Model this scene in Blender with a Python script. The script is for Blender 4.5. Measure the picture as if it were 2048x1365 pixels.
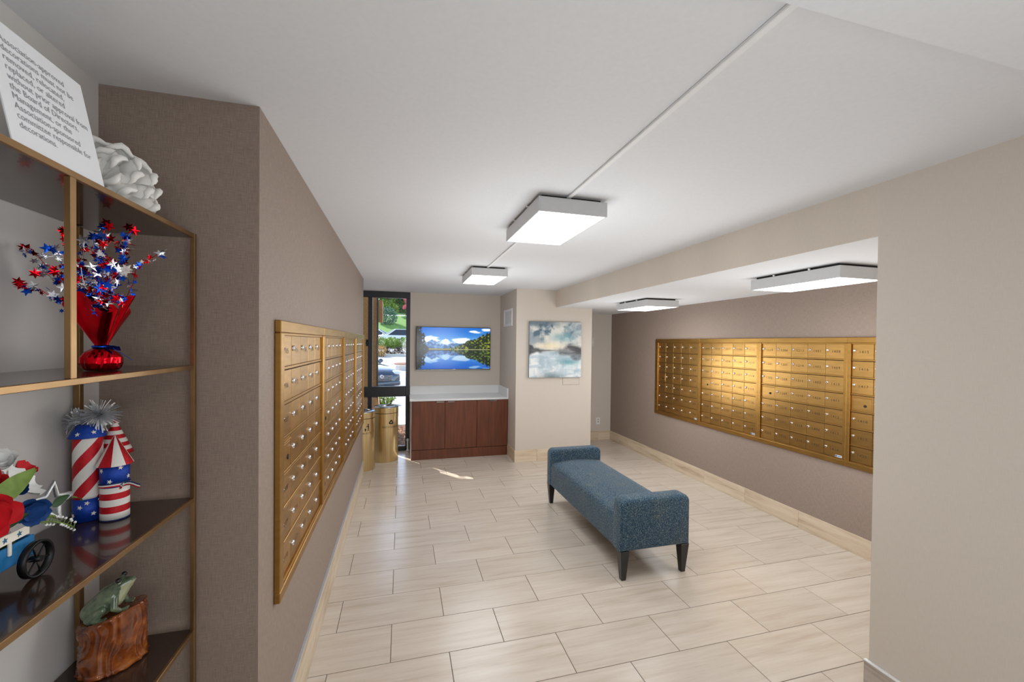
import bpy, bmesh, math, random
import numpy as np
from mathutils import Vector, Matrix, noise as mnoise

for o in list(bpy.data.objects):
    bpy.data.objects.remove(o, do_unlink=True)
scene = bpy.context.scene
COL = scene.collection
random.seed(7)
PI = math.pi

# ------------------------------------------------------------------ camera
F_PX, YAW, PITCH, ROLL, CY = 822.46, 0.2628, -0.0129, 0.0109, 696.96
cam_data = bpy.data.cameras.new('camera')
cam = bpy.data.objects.new('camera', cam_data)
COL.objects.link(cam)
cam_data.sensor_fit = 'HORIZONTAL'
cam_data.sensor_width = 36.0
cam_data.lens = F_PX / 2048 * 36.0
cam_data.shift_y = (CY - 682.5) / 2048
cam_data.clip_start = 0.02
cam_data.clip_end = 300
_f = Vector((math.sin(YAW) * math.cos(PITCH), math.cos(YAW) * math.cos(PITCH), math.sin(PITCH)))
_r = Vector((math.cos(YAW), -math.sin(YAW), 0))
_u = _r.cross(_f)
_r, _u = math.cos(ROLL) * _r + math.sin(ROLL) * _u, -math.sin(ROLL) * _r + math.cos(ROLL) * _u
M = Matrix.Identity(4)
for i in range(3):
    M[i][0], M[i][1], M[i][2] = _r[i], _u[i], -_f[i]
M[0][3], M[1][3], M[2][3] = 0.0435, -2.2052, 1.6716
cam.matrix_world = M
scene.camera = cam

# ------------------------------------------------------------------ view, sky, sun
scene.view_settings.view_transform = 'Standard'
scene.view_settings.look = 'None'
scene.view_settings.gamma = 1
scene.view_settings.use_curve_mapping = False
scene.view_settings.exposure = 0.0
LAMP_STRENGTH = 6.0
FILL_WATTS = 24.0

world = bpy.data.worlds.new('sky')
scene.world = world
world.use_nodes = True
wn = world.node_tree
bg = wn.nodes['Background']
sky = wn.nodes.new('ShaderNodeTexSky')
sky.sky_type = 'NISHITA'
sky.sun_disc = False
sky.sun_elevation = math.radians(40)
sky.sun_rotation = math.radians(-36)
sky.air_density = 1.0
wn.links.new(sky.outputs[0], bg.inputs[0])
bg.inputs[1].default_value = 0.5

sun_d = bpy.data.lights.new('sun', 'SUN')
sun_d.energy = 9.0
sun_d.angle = math.radians(0.4)
sun_d.color = (1.0, 0.95, 0.86)
sun = bpy.data.objects.new('sun', sun_d)
COL.objects.link(sun)
SUN_DIR = Vector((0.584 * 0.766, -0.812 * 0.766, -0.643))     # travel direction of the light
sun.rotation_euler = SUN_DIR.to_track_quat('-Z', 'Y').to_euler()
sun.location = (-6, 12, 9)

# ------------------------------------------------------------------ helpers
def s2l(c):
    out = []
    for v in c:
        v = v / 255.0
        out.append(v / 12.92 if v <= 0.04045 else ((v + 0.055) / 1.055) ** 2.4)
    return tuple(out) + (1.0,)

def wl(o):
    p = Vector((0, 0, 0))
    while o is not None:
        p += o.location
        o = o.parent
    return p

def tag(o, label=None, cat=None, group=None, kind=None):
    if label: o['label'] = label
    if cat: o['category'] = cat
    if group: o['group'] = group
    if kind: o['kind'] = kind
    return o

def thing(name, loc, label, cat, group=None, rz=0.0):
    o = bpy.data.objects.new(name, None)
    COL.objects.link(o)
    o.empty_display_size = 0.05
    o.location = loc
    o.rotation_euler = (0, 0, rz)
    return tag(o, label, cat, group)

def link(name, me, parent=None, loc=(0, 0, 0), label=None):
    o = bpy.data.objects.new(name, me)
    COL.objects.link(o)
    o.location = loc
    if parent is not None:
        o.parent = parent
    if label: o['label'] = label
    return o

class B:
    """collects geometry in a bmesh; material index = current slot"""
    def __init__(self):
        self.bm = bmesh.new(); self.mi = 0
    def _new(self, fs):
        for f in fs: f.material_index = self.mi
    def box(self, x0, x1, y0, y1, z0, z1, bev=0.0, seg=2, edges=None):
        r = bmesh.ops.create_cube(self.bm, size=1.0)
        vs = r['verts']
        for v in vs:
            v.co = Vector(((x0 + x1) / 2 + v.co.x * (x1 - x0), (y0 + y1) / 2 + v.co.y * (y1 - y0), (z0 + z1) / 2 + v.co.z * (z1 - z0)))
        fs = set(f for v in vs for f in v.link_faces)
        self._new(fs)
        if bev > 0:
            es = list(set(e for v in vs for e in v.link_edges))
            if edges: es = [e for e in es if edges(e)]
            r = bmesh.ops.bevel(self.bm, geom=es, offset=bev, segments=seg, profile=0.5, affect='EDGES')
            self._new(r['faces'])
        return self
    def quad(self, *pts):
        f = self.bm.faces.new([self.bm.verts.new(p) for p in pts])
        f.material_index = self.mi
        return self
    def lathe(self, prof, seg=24, c=(0, 0, 0), cap0=True, cap1=True, twist=None, mats=None, fn=None):
        """profile [(r,z)] about z through c. mats(i_row, j_col)->material index; twist(z)->angle"""
        rings = []
        for (r, z) in prof:
            t = twist(z) if twist else 0
            ring = []
            for j in range(seg):
                a = 2 * PI * j / seg + t
                rr, zz = (fn(r, z, a) if fn else (r, z))
                ring.append(self.bm.verts.new((c[0] + rr * math.cos(a), c[1] + rr * math.sin(a), c[2] + zz)))
            rings.append(ring)
        for i in range(len(rings) - 1):
            for j in range(seg):
                k = (j + 1) % seg
                f = self.bm.faces.new((rings[i][j], rings[i][k], rings[i + 1][k], rings[i + 1][j]))
                f.material_index = mats(i, j) if mats else self.mi
                f.smooth = True
        if cap0:
            f = self.bm.faces.new(list(reversed(rings[0]))); f.material_index = mats(0, 0) if mats else self.mi
        if cap1:
            f = self.bm.faces.new(rings[-1]); f.material_index = mats(len(prof) - 2, 0) if mats else self.mi
        return self
    def tube(self, pts, r, seg=8, caps=True, flat=1.0):
        pts = [Vector(p) for p in pts]
        n = len(pts)
        rs = r if isinstance(r, (list, tuple)) else [r] * n
        rings = []
        up = None
        for i, p in enumerate(pts):
            d = (pts[min(i + 1, n - 1)] - pts[max(i - 1, 0)])
            if d.length < 1e-9: d = Vector((0, 0, 1))
            d.normalize()
            if up is None:
                up = Vector((0, 0, 1)) if abs(d.z) < 0.9 else Vector((1, 0, 0))
            a = d.cross(up)
            if a.length < 1e-6: a = d.cross(Vector((0, 1, 0)))
            a.normalize(); b = a.cross(d).normalized(); up = b
            rings.append([self.bm.verts.new(p + (a * math.cos(2 * PI * j / seg) + b * flat * math.sin(2 * PI * j / seg)) * rs[i]) for j in range(seg)])
        for i in range(n - 1):
            for j in range(seg):
                k = (j + 1) % seg
                f = self.bm.faces.new((rings[i][j], rings[i][k], rings[i + 1][k], rings[i + 1][j]))
                f.material_index = self.mi; f.smooth = True
        if caps and seg > 2:
            f = self.bm.faces.new(list(reversed(rings[0]))); f.material_index = self.mi
            f = self.bm.faces.new(rings[-1]); f.material_index = self.mi
        return self
    def prism(self, poly, axis, a0, a1, bev=0.0):
        """poly 2-D points; axis 0: (y,z) extruded in x; 1: (x,z) in y; 2: (x,y) in z"""
        def P(p, a):
            return {0: (a, p[0], p[1]), 1: (p[0], a, p[1]), 2: (p[0], p[1], a)}[axis]
        v0 = [self.bm.verts.new(P(p, a0)) for p in poly]
        v1 = [self.bm.verts.new(P(p, a1)) for p in poly]
        n = len(poly); fs = []
        f0 = self.bm.faces.new(v0); f1 = self.bm.faces.new(list(reversed(v1))); fs += [f0, f1]
        for i in range(n):
            k = (i + 1) % n
            fs.append(self.bm.faces.new((v0[k], v0[i], v1[i], v1[k])))
        self._new(fs)
        bmesh.ops.recalc_face_normals(self.bm, faces=fs)
        if bev > 0:
            es = list(f0.edges) + list(f1.edges)
            r = bmesh.ops.bevel(self.bm, geom=es, offset=bev, segments=3, profile=0.5, affect='EDGES')
            self._new(r['faces'])
        return self
    def sphere(self, c, r, seg=12, rings=8, mat3=None):
        prev = set(self.bm.verts)
        res = bmesh.ops.create_uvsphere(self.bm, u_segments=seg, v_segments=rings, radius=1.0)
        rr = r if isinstance(r, (tuple, list)) else (r, r, r)
        for v in res['verts']:
            p = Vector((v.co.x * rr[0], v.co.y * rr[1], v.co.z * rr[2]))
            if mat3: p = mat3 @ p
            v.co = p + Vector(c)
        for f in set(f for v in res['verts'] for f in v.link_faces):
            f.material_index = self.mi; f.smooth = True
        return self
    def star(self, c, R, nrm, th=0.0006, n=5, rot=0.0, inner=0.45):
        nrm = Vector(nrm).normalized()
        a = nrm.cross(Vector((0.12, 0.2, 1))).normalized(); b = nrm.cross(a).normalized()
        c = Vector(c)
        pts = []
        for k in range(2 * n):
            rr = R if k % 2 == 0 else R * inner
            t = rot + PI * k / n
            pts.append(c + (a * math.cos(t) + b * math.sin(t)) * rr)
        v0 = [self.bm.verts.new(p - nrm * th * .5) for p in pts]
        v1 = [self.bm.verts.new(p + nrm * th * .5) for p in pts]
        fs = []
        for vs, pole in ((v0, c - nrm * (th * .5)), (v1, c + nrm * (th * .5 + R * .06))):
            pv = self.bm.verts.new(pole)
            for i in range(2 * n):
                fs.append(self.bm.faces.new((vs[i], vs[(i + 1) % (2 * n)], pv)))
        for i in range(2 * n):
            k = (i + 1) % (2 * n)
            fs.append(self.bm.faces.new((v0[i], v0[k], v1[k], v1[i])))
        self._new(fs)
        return self
    def mesh(self, mats, origin=(0, 0, 0), smooth=False, recalc=True):
        if recalc:
            bmesh.ops.recalc_face_normals(self.bm, faces=self.bm.faces[:])
        if origin is not None and Vector(origin).length > 0:
            bmesh.ops.translate(self.bm, verts=self.bm.verts[:], vec=-Vector(origin))
        me = bpy.data.meshes.new('mesh')
        self.bm.to_mesh(me); self.bm.free()
        for m in (mats if isinstance(mats, (list, tuple)) else [mats]):
            me.materials.append(m)
        if smooth:
            for p in me.polygons: p.use_smooth = True
        return me
    def build(self, name, mats, parent=None, smooth=False, label=None, cat=None, group=None, kind=None, recalc=True, own=False):
        """own=True: origin at the bottom centre of the geometry"""
        base = wl(parent) if parent is not None else Vector((0, 0, 0))
        loc = Vector((0, 0, 0))
        if own:
            xs = [v.co for v in self.bm.verts]
            loc = Vector(((min(v.x for v in xs) + max(v.x for v in xs)) / 2, (min(v.y for v in xs) + max(v.y for v in xs)) / 2, min(v.z for v in xs))) - base
        me = self.mesh(mats, base + loc, smooth, recalc)
        me.name = name
        o = link(name, me, parent, loc)
        return tag(o, label, cat, group, kind)

def smooth_angle(o, deg=40):
    for p in o.data.polygons: p.use_smooth = True
    try:
        o.data.set_sharp_from_angle(angle=math.radians(deg))
    except Exception:
        pass
    return o

# ------------------------------------------------------------------ materials
def newmat(name):
    m = bpy.data.materials.new(name); m.use_nodes = True
    nt = m.node_tree
    return m, nt, nt.nodes['Principled BSDF']

def N(nt, t, **kw):
    n = nt.nodes.new(t)
    for k, v in kw.items(): setattr(n, k, v)
    return n

def ramp(nt, stops, src):
    r = N(nt, 'ShaderNodeValToRGB')
    cr = r.color_ramp
    while len(cr.elements) < len(stops): cr.elements.new(0.5)
    for e, (p, c) in zip(cr.elements, stops):
        e.position = p; e.color = c
    nt.links.new(src, r.inputs[0])
    return r.outputs[0]

def coords(nt, scale=(1, 1, 1), rand=0.0):
    tc = N(nt, 'ShaderNodeTexCoord'); mp = N(nt, 'ShaderNodeMapping')
    mp.inputs['Scale'].default_value = scale
    if rand:
        oi = N(nt, 'ShaderNodeObjectInfo')
        mu = N(nt, 'ShaderNodeMath', operation='MULTIPLY'); mu.inputs[1].default_value = rand
        nt.links.new(oi.outputs['Random'], mu.inputs[0])
        cb = N(nt, 'ShaderNodeCombineXYZ')
        for i in range(3): nt.links.new(mu.outputs[0], cb.inputs[i])
        nt.links.new(cb.outputs[0], mp.inputs['Location'])
    nt.links.new(tc.outputs['Object'], mp.inputs['Vector'])
    return mp.outputs[0]

def noise(nt, vec, scale, detail=3.0, rough=0.5, dist=0.0):
    n = N(nt, 'ShaderNodeTexNoise')
    n.inputs['Scale'].default_value = scale; n.inputs['Detail'].default_value = detail
    n.inputs['Roughness'].default_value = rough; n.inputs['Distortion'].default_value = dist
    nt.links.new(vec, n.inputs['Vector'])
    return n.outputs['Fac']

def bump(nt, bsdf, h, strength=0.2, dist=0.002):
    b = N(nt, 'ShaderNodeBump')
    b.inputs['Strength'].default_value = strength; b.inputs['Distance'].default_value = dist
    nt.links.new(h, b.inputs['Height']); nt.links.new(b.outputs[0], bsdf.inputs['Normal'])

def mat(name, c, rough=0.5, metal=0.0, var=0.12, scale=30.0, stretch=(1, 1, 1), bmp=0.0, rand=0.0, spec=0.5, coat=0.0, objvar=0.0, detail=3.0):
    """plain procedural material: colour varied by stretched noise, optional bump and per-object brightness"""
    m, nt, b = newmat(name)
    c = s2l(c) if max(c) > 1.0 else tuple(c[:3]) + (1,)
    v = coords(nt, stretch, rand)
    f = noise(nt, v, scale, detail)
    lo = tuple(x * (1 - var) for x in c[:3]) + (1,); hi = tuple(min(1, x * (1 + var)) for x in c[:3]) + (1,)
    out = ramp(nt, [(0.3, lo), (0.7, hi)], f)
    if objvar:
        oi = N(nt, 'ShaderNodeObjectInfo')
        mr = N(nt, 'ShaderNodeMapRange'); mr.inputs['To Min'].default_value = 1 - objvar; mr.inputs['To Max'].default_value = 1 + objvar
        nt.links.new(oi.outputs['Random'], mr.inputs['Value'])
        hs = N(nt, 'ShaderNodeHueSaturation')
        nt.links.new(mr.outputs[0], hs.inputs['Value']); nt.links.new(out, hs.inputs['Color'])
        out = hs.outputs[0]
    nt.links.new(out, b.inputs['Base Color'])
    b.inputs['Roughness'].default_value = rough; b.inputs['Metallic'].default_value = metal
    b.inputs['Specular IOR Level'].default_value = spec
    b.inputs['Coat Weight'].default_value = coat
    if bmp: bump(nt, b, f, bmp)
    return m

def linen(name, c, amt=0.22, rough=0.75, bands=0.0, sheen=0.0):
    """woven wallcovering: crossed horizontal and vertical slubs"""
    m, nt, b = newmat(name)
    c = s2l(c)
    tc = N(nt, 'ShaderNodeTexCoord'); sp = N(nt, 'ShaderNodeSeparateXYZ'); nt.links.new(tc.outputs['Object'], sp.inputs[0])
    ad = N(nt, 'ShaderNodeMath', operation='ADD'); nt.links.new(sp.outputs[0], ad.inputs[0]); nt.links.new(sp.outputs[1], ad.inputs[1])
    cb = N(nt, 'ShaderNodeCombineXYZ'); nt.links.new(ad.outputs[0], cb.inputs[0]); nt.links.new(sp.outputs[2], cb.inputs[1])
    fs = []
    for sc in ((640, 26, 1), (30, 640, 1)):
        mp = N(nt, 'ShaderNodeMapping'); mp.inputs['Scale'].default_value = sc
        nt.links.new(cb.outputs[0], mp.inputs['Vector'])
        fs.append(noise(nt, mp.outputs[0], 1.0, 2.0, 0.6))
    mx = N(nt, 'ShaderNodeMath', operation='ADD'); nt.links.new(fs[0], mx.inputs[0]); nt.links.new(fs[1], mx.inputs[1])
    hf = N(nt, 'ShaderNodeMath', operation='MULTIPLY'); hf.inputs[1].default_value = 0.5; nt.links.new(mx.outputs[0], hf.inputs[0])
    h = hf.outputs[0]
    src = h
    if bands:
        mp = N(nt, 'ShaderNodeMapping'); mp.inputs['Scale'].default_value = (2.6, 0.02, 1)
        nt.links.new(cb.outputs[0], mp.inputs['Vector'])
        bn = noise(nt, mp.outputs[0], 1.0, 1.0)
        m2 = N(nt, 'ShaderNodeMath', operation='MULTIPLY_ADD'); m2.inputs[1].default_value = bands; nt.links.new(bn, m2.inputs[0]); nt.links.new(h, m2.inputs[2])
        m3 = N(nt, 'ShaderNodeMath', operation='SUBTRACT'); m3.inputs[1].default_value = bands * 0.5; nt.links.new(m2.outputs[0], m3.inputs[0])
        src = m3.outputs[0]
    lo = tuple(x * (1 - amt) for x in c[:3]) + (1,); hi = tuple(min(1, x * (1 + amt)) for x in c[:3]) + (1,)
    nt.links.new(ramp(nt, [(0.33, lo), (0.67, hi)], src), b.inputs['Base Color'])
    b.inputs['Roughness'].default_value = rough
    b.inputs['Specular IOR Level'].default_value = 0.35
    bump(nt, b, h, 0.25, 0.0006)
    return m

def emis(name, c, s):
    m, nt, b = newmat(name)
    b.inputs['Base Color'].default_value = (0.9, 0.9, 0.9, 1)
    b.inputs['Emission Color'].default_value = c
    b.inputs['Emission Strength'].default_value = s
    return m

def vcol_mat(name, emit=0.0, rough=0.5):
    m, nt, b = newmat(name)
    a = N(nt, 'ShaderNodeVertexColor'); a.layer_name = 'print'
    if emit:
        b.inputs['Base Color'].default_value = (0.01, 0.01, 0.01, 1)
        nt.links.new(a.outputs[0], b.inputs['Emission Color']); b.inputs['Emission Strength'].default_value = emit
    else:
        nt.links.new(a.outputs[0], b.inputs['Base Color'])
    b.inputs['Roughness'].default_value = rough
    return m

M_CEIL = mat('ceiling_paint', (224, 225, 228), 0.85, var=0.015, scale=60, bmp=0.03, spec=0.2)
M_BEIGE = linen('beige_wallcovering', (204, 194, 183), 0.05, 0.7, bands=0.0)
M_BEAM = linen('beige_wallcovering_strips', (204, 193, 181), 0.07, 0.7, bands=0.5)
M_GREY = mat('warm_grey_paint', (212, 210, 208), 0.7, var=0.02, scale=8)
M_MAUVE = linen('mauve_linen_wallcovering', (149, 132, 121), 0.26, 0.62)
M_GROUT = mat('grout', (92, 80, 70), 0.9, var=0.15, scale=80)
M_WHITE = mat('white_paint', (232, 232, 232), 0.5, var=0.02)
M_CAP = mat('metal_trim_cap', (205, 210, 216), 0.3, 0.6, var=0.04)
M_BRONZE = mat('bronze_frame', (172, 132, 72), 0.40, 1.0, var=0.10, scale=6, stretch=(1, 1, 6))
M_BDOOR = mat('brass_door', (178, 138, 80), 0.38, 1.0, var=0.10, scale=9, stretch=(1, 1, 8), rand=20, objvar=0.13)
M_CHROME = mat('chrome', (225, 225, 228), 0.15, 1.0, var=0.03)
M_DARK = mat('dark_recess', (22, 18, 15), 0.7, var=0.1)
M_INK = mat('engraved_ink', (52, 36, 20), 0.6, var=0.1)
M_BLACK = mat('black_lacquer', (22, 21, 21), 0.35, var=0.15, coat=0.2)
M_WFRAME = mat('dark_window_frame', (52, 52, 56), 0.4, 0.3, var=0.06)
M_STEEL = mat('steel_lid', (180, 184, 186), 0.25, 1.0, var=0.05)
M_LGREY = mat('lamp_housing_grey', (206, 207, 209), 0.45, 0.2, var=0.02)
M_STICK = mat('white_sticker', (225, 228, 230), 0.5, var=0.02)
M_STICKB = mat('sticker_blue', (50, 80, 130), 0.5, var=0.1)

def tile_mat(name, c0, c1, c2, rough=0.28, along='x'):
    m, nt, b = newmat(name)
    v = coords(nt, (1.1, 13, 13) if along == 'x' else (13, 1.1, 13), 37.0)
    f = noise(nt, v, 1.6, 5.0, 0.55, 0.12)
    v2 = coords(nt, (5, 70, 70) if along == 'x' else (70, 5, 70), 11.0)
    g = noise(nt, v2, 1.3, 3.0, 0.6, 0.3)
    ad = N(nt, 'ShaderNodeMath', operation='MULTIPLY_ADD'); ad.inputs[1].default_value = 0.35
    nt.links.new(g, ad.inputs[0]); nt.links.new(f, ad.inputs[2])
    sb = N(nt, 'ShaderNodeMath', operation='SUBTRACT'); sb.inputs[1].default_value = 0.17; nt.links.new(ad.outputs[0], sb.inputs[0])
    out = ramp(nt, [(0.26, s2l(c0)), (0.46, s2l(c1)), (0.72, s2l(c2))], sb.outputs[0])
    oi = N(nt, 'ShaderNodeObjectInfo'); mr = N(nt, 'ShaderNodeMapRange'); mr.inputs['To Min'].default_value = 0.96; mr.inputs['To Max'].default_value = 1.03
    nt.links.new(oi.outputs['Random'], mr.inputs['Value'])
    hs = N(nt, 'ShaderNodeHueSaturation'); nt.links.new(mr.outputs[0], hs.inputs['Value']); nt.links.new(out, hs.inputs['Color'])
    nt.links.new(hs.outputs[0], b.inputs['Base Color'])
    b.inputs['Roughness'].default_value = rough
    bump(nt, b, g, 0.05, 0.001)
    return m
M_TILE = tile_mat('travertine_tile', (188, 172, 156), (200, 187, 173), (208, 197, 185), 0.24)
M_BASE = tile_mat('travertine_base', (176, 152, 122), (209, 190, 164), (222, 206, 184), 0.4)
M_BASEY = tile_mat('travertine_base_long', (176, 152, 122), (209, 190, 164), (222, 206, 184), 0.4, 'y')
M_BASEG = tile_mat('grey_wood_base', (128, 116, 106), (178, 166, 154), (200, 190, 180), 0.5, 'y')

# ------------------------------------------------------------------ the shell
H = 2.431
XL, XLN, XR, XB = -0.407, -0.834, 3.59, 2.18
ZS = 2.186
def struct(name, b, m, parent=None, **kw):
    return b.build(name, m, parent, kind='structure', **kw)

floor = struct('floor', B().box(-1.4, 3.8, -6.2, 4.45, -0.12, -0.002), M_GROUT)

RECTS = [(XLN, XB, -6.0, -0.69), (XL, XB, -2.8, 3.32), (-1.3, 1.59, 3.1, 4.3), (XB, XR, -0.794, 3.32), (2.74, XR, 3.2, 4.29)]
TW, TD, GR = 0.61, 0.3019, 0.0016
def isect(a, b_):
    x0, x1, y0, y1 = max(a[0], b_[0]), min(a[1], b_[1]), max(a[2], b_[2]), min(a[3], b_[3])
    return (x0, x1, y0, y1) if x1 - x0 > 0.004 and y1 - y0 > 0.004 else None
def rbox_mesh(w, d, h, bev, m):
    b = B(); b.box(0, w, 0, d, -h, 0, bev, 1, edges=lambda e: all(abs(v.co.z) < 1e-6 for v in e.verts))
    return b.mesh(m)
full_tile = rbox_mesh(TW - 2 * GR, TD - 2 * GR, 0.008, 0.0012, M_TILE)
tcache = {}
for n in range(-9, 15):
    off = 0.0 if n % 2 == 0 else -TW / 2
    for k in range(-4, 8):
        t = (off + k * TW + GR, off + (k + 1) * TW - GR, n * TD + GR, (n + 1) * TD - GR)
        hits = [h for h in (isect(t, r) for r in RECTS) if h]
        if not hits: continue
        x0, x1 = min(h[0] for h in hits), max(h[1] for h in hits)
        y0, y1 = min(h[2] for h in hits), max(h[3] for h in hits)
        key = (round(x1 - x0, 4), round(y1 - y0, 4))
        if key not in tcache:
            tcache[key] = full_tile if abs(key[0] - (TW - 2 * GR)) < 1e-3 and abs(key[1] - (TD - 2 * GR)) < 1e-3 else rbox_mesh(key[0], key[1], 0.008, 0.0012, M_TILE)
        link('tile', tcache[key], floor, (x0, y0, 0))

# ceilings
struct('ceiling', B().box(-1.4, 2.2, -1.55, 4.45, H, H + 0.12), M_CEIL)
struct('ceiling_soffit', B().box(XB + 0.004, 3.8, -0.9, 4.45, ZS, H + 0.12), M_CEIL)
struct('ceiling_near', B().box(-1.0, 2.3, -6.2, -1.55, 2.35, H + 0.12), M_CEIL)
# walls
struct('wall_beam', B().box(XB, XB + 0.004, -0.794, 3.32, ZS, H), M_BEAM)
struct('wall_left', B().box(XLN - 0.02, XL, -0.69, 3.1, 0, H), M_MAUVE)
struct('wall_left_near', B().box(XLN - 0.12, XLN, -6.1, -0.69, 0, H + 0.1), M_GREY)
struct('wall_left_far', B().box(-1.42, -1.3, 3.0, 4.45, 0, H), M_BEIGE)
struct('wall_left_return', B().box(-1.42, XLN - 0.02, 3.0, 3.1, 0, H), M_MAUVE)
struct('wall_back', B().box(0.172, 1.59, 4.3, 4.45, 0, H), M_BEIGE)
struct('wall_pilaster', B().box(1.59, 2.74, 3.32, 4.45, 0, H), M_BEIGE)
struct('wall_alcove_back', B().box(2.74, XR + 0.1, 4.29, 4.45, 0, ZS), M_BEIGE)
struct('wall_right', B().box(XR, XR + 0.12, -0.794, 4.29, 0, ZS), M_MAUVE)
struct('wall_right_near', B().box(XB, XR + 0.12, -6.1, -0.794, 0, H + 0.1), M_BEIGE)
struct('wall_rear', B().box(XLN, XB, -6.2, -6.1, 0, H), M_BEIGE)

# baseboards: rows of separate base tiles
def baseboard(name, p0, p1, nrm, h, m, th=0.012, piece=0.61, cap=None, start=0.0):
    """pieces along p0->p1 (axis aligned), nrm = outward direction"""
    root = struct(name, B().box(*sorted((p0[0], p1[0] + nrm[0] * 0.003)), *sorted((p0[1], p1[1] + nrm[1] * 0.003)), 0, h - 0.002), M_GROUT)
    d = Vector((p1[0] - p0[0], p1[1] - p0[1])); L = d.length; d /= L
    s = 0.0; e = start if start > 0 else piece
    while s < L - 1e-4:
        e = min(e, L)
        a = Vector(p0) + d * (s + 0.0008); c = Vector(p0) + d * (e - 0.0008)
        x0, x1 = sorted((a.x, c.x)); y0, y1 = sorted((a.y, c.y))
        if nrm[0]: x0, x1 = sorted((p0[0], p0[0] + nrm[0] * th))
        else: y0, y1 = sorted((p0[1], p0[1] + nrm[1] * th))
        b = B().box(0, x1 - x0, 0, y1 - y0, 0, h, 0.0015, 1)
        link('base_tile', b.mesh(m), root, (x0, y0, 0))
        s = e; e = s + piece
    if cap:
        ex = {'x': (p0[0] - (0.001 if nrm[0] > 0 else th), p0[0] + (th if nrm[0] > 0 else 0.001))}
        x0, x1 = sorted((p0[0], p0[0] + nrm[0] * (th + 0.001)))
        B().box(x0, x1, min(p0[1], p1[1]), max(p0[1], p1[1]), h, h + 0.006, 0.001, 1).build('cap_strip', cap, root)
    return root
baseboard('baseboard_left', (XL, -0.69), (XL, 3.1), (1, 0), 0.2, M_BASEY, 0.013, cap=M_CAP, start=0.3)
baseboard('baseboard_right', (XR, 4.29), (XR, -0.794), (-1, 0), 0.155, M_BASEY, 0.012, 0.61, start=0.5)
baseboard('baseboard_alcove', (2.74, 4.29), (XR - 0.012, 4.29), (0, -1), 0.155, M_BASE, 0.012, 0.61)
baseboard('baseboard_pilaster', (1.578, 3.32), (2.74, 3.32), (0, -1), 0.165, M_BASE, 0.012, 0.61, start=0.33)
baseboard('baseboard_pilaster_side', (1.59, 3.32), (1.59, 3.735), (-1, 0), 0.165, M_BASEY, 0.012)
baseboard('baseboard_pilaster_return', (2.74, 3.308), (2.74, 4.278), (1, 0), 0.155, M_BASEY, 0.012)
baseboard('baseboard_near', (XB, -6.0), (XB, -0.78), (-1, 0), 0.19, M_BASEG, 0.014, 0.61, cap=M_WHITE)

# ------------------------------------------------------------------ window
M_GLASS, nt, b_ = newmat('window_glass')
M_GLASS.use_transparent_shadow = True
b_.inputs['Transmission Weight'].default_value = 1.0
b_.inputs['Roughness'].default_value = 0.0
b_.inputs['IOR'].default_value = 1.45
b_.inputs['Base Color'].default_value = (0.97, 0.985, 0.98, 1)
tr = N(nt, 'ShaderNodeBsdfTransparent'); gl = N(nt, 'ShaderNodeBsdfGlossy'); gl.inputs['Roughness'].default_value = 0.02
lw_ = N(nt, 'ShaderNodeLayerWeight'); lw_.inputs[0].default_value = 0.5
pw_ = N(nt, 'ShaderNodeMath', operation='POWER'); pw_.inputs[1].default_value = 5.0; nt.links.new(lw_.outputs['Facing'], pw_.inputs[0])
fr = N(nt, 'ShaderNodeMath', operation='MULTIPLY_ADD'); fr.inputs[1].default_value = 0.9; fr.inputs[2].default_value = 0.035; nt.links.new(pw_.outputs[0], fr.inputs[0])
mxs = N(nt, 'ShaderNodeMixShader')
nt.links.new(fr.outputs[0], mxs.inputs[0]); nt.links.new(tr.outputs[0], mxs.inputs[1]); nt.links.new(gl.outputs[0], mxs.inputs[2])
nt.links.new(mxs.outputs[0], nt.nodes['Material Output'].inputs['Surface'])

win = thing('window_1', (-0.5, 4.33, 0), 'dark metal framed floor to ceiling window beside the gold bins', 'window')
del win['category']; win['kind'] = 'structure'
W0, W1 = -1.3, 0.172
YA, YB = 4.30, 4.36
def wpart(name, *a, **k):
    return B().box(*a, bev=k.get('bev', 0.003), seg=1).build(name, k.get('m', M_WFRAME), win)
wpart('header', W0, W1, YA, YB, 2.335, H)
wpart('jamb', 0.112, W1, YA, YB, 0.0, 2.335)
wpart('jamb', W0, W0 + 0.06, YA, YB, 0.0, 2.335)
wpart('mullion', -0.44, -0.378, YA - 0.01, YB, 0.985, 2.335)
wpart('mullion', -0.44, -0.378, YA, YB, 0.06, 0.84)
wpart('rail', W0 + 0.06, 0.112, YA - 0.012, YB, 0.835, 0.99)
wpart('sill', W0 + 0.06, 0.112, YA, YB, 0.0, 0.07)
for (x0, x1) in ((-1.24, -0.44), (-0.378, 0.112)):
    for (z0, z1) in ((0.07, 0.835), (0.99, 2.335)):
        wpart('pane', x0 - 0.006, x1 + 0.006, 4.328, 4.334, z0 - 0.006, z1 + 0.006, m=M_GLASS, bev=0.0)
k = B(); k.lathe([(0.0, 0), (0.022, 0.001), (0.024, 0.012), (0.014, 0.03), (0.0, 0.031)], 14, cap0=False, cap1=False)
bmesh.ops.rotate(k.bm, verts=k.bm.verts[:], cent=(0, 0, 0), matrix=Matrix.Rotation(PI / 2, 3, 'X'))
bmesh.ops.translate(k.bm, verts=k.bm.verts[:], vec=(-0.455, 4.3, 1.65))
k.box(-0.47, -0.44, 4.295, 4.32, 1.60, 1.70, 0.004, 1)
k.build('latch', M_BLACK, win)

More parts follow.
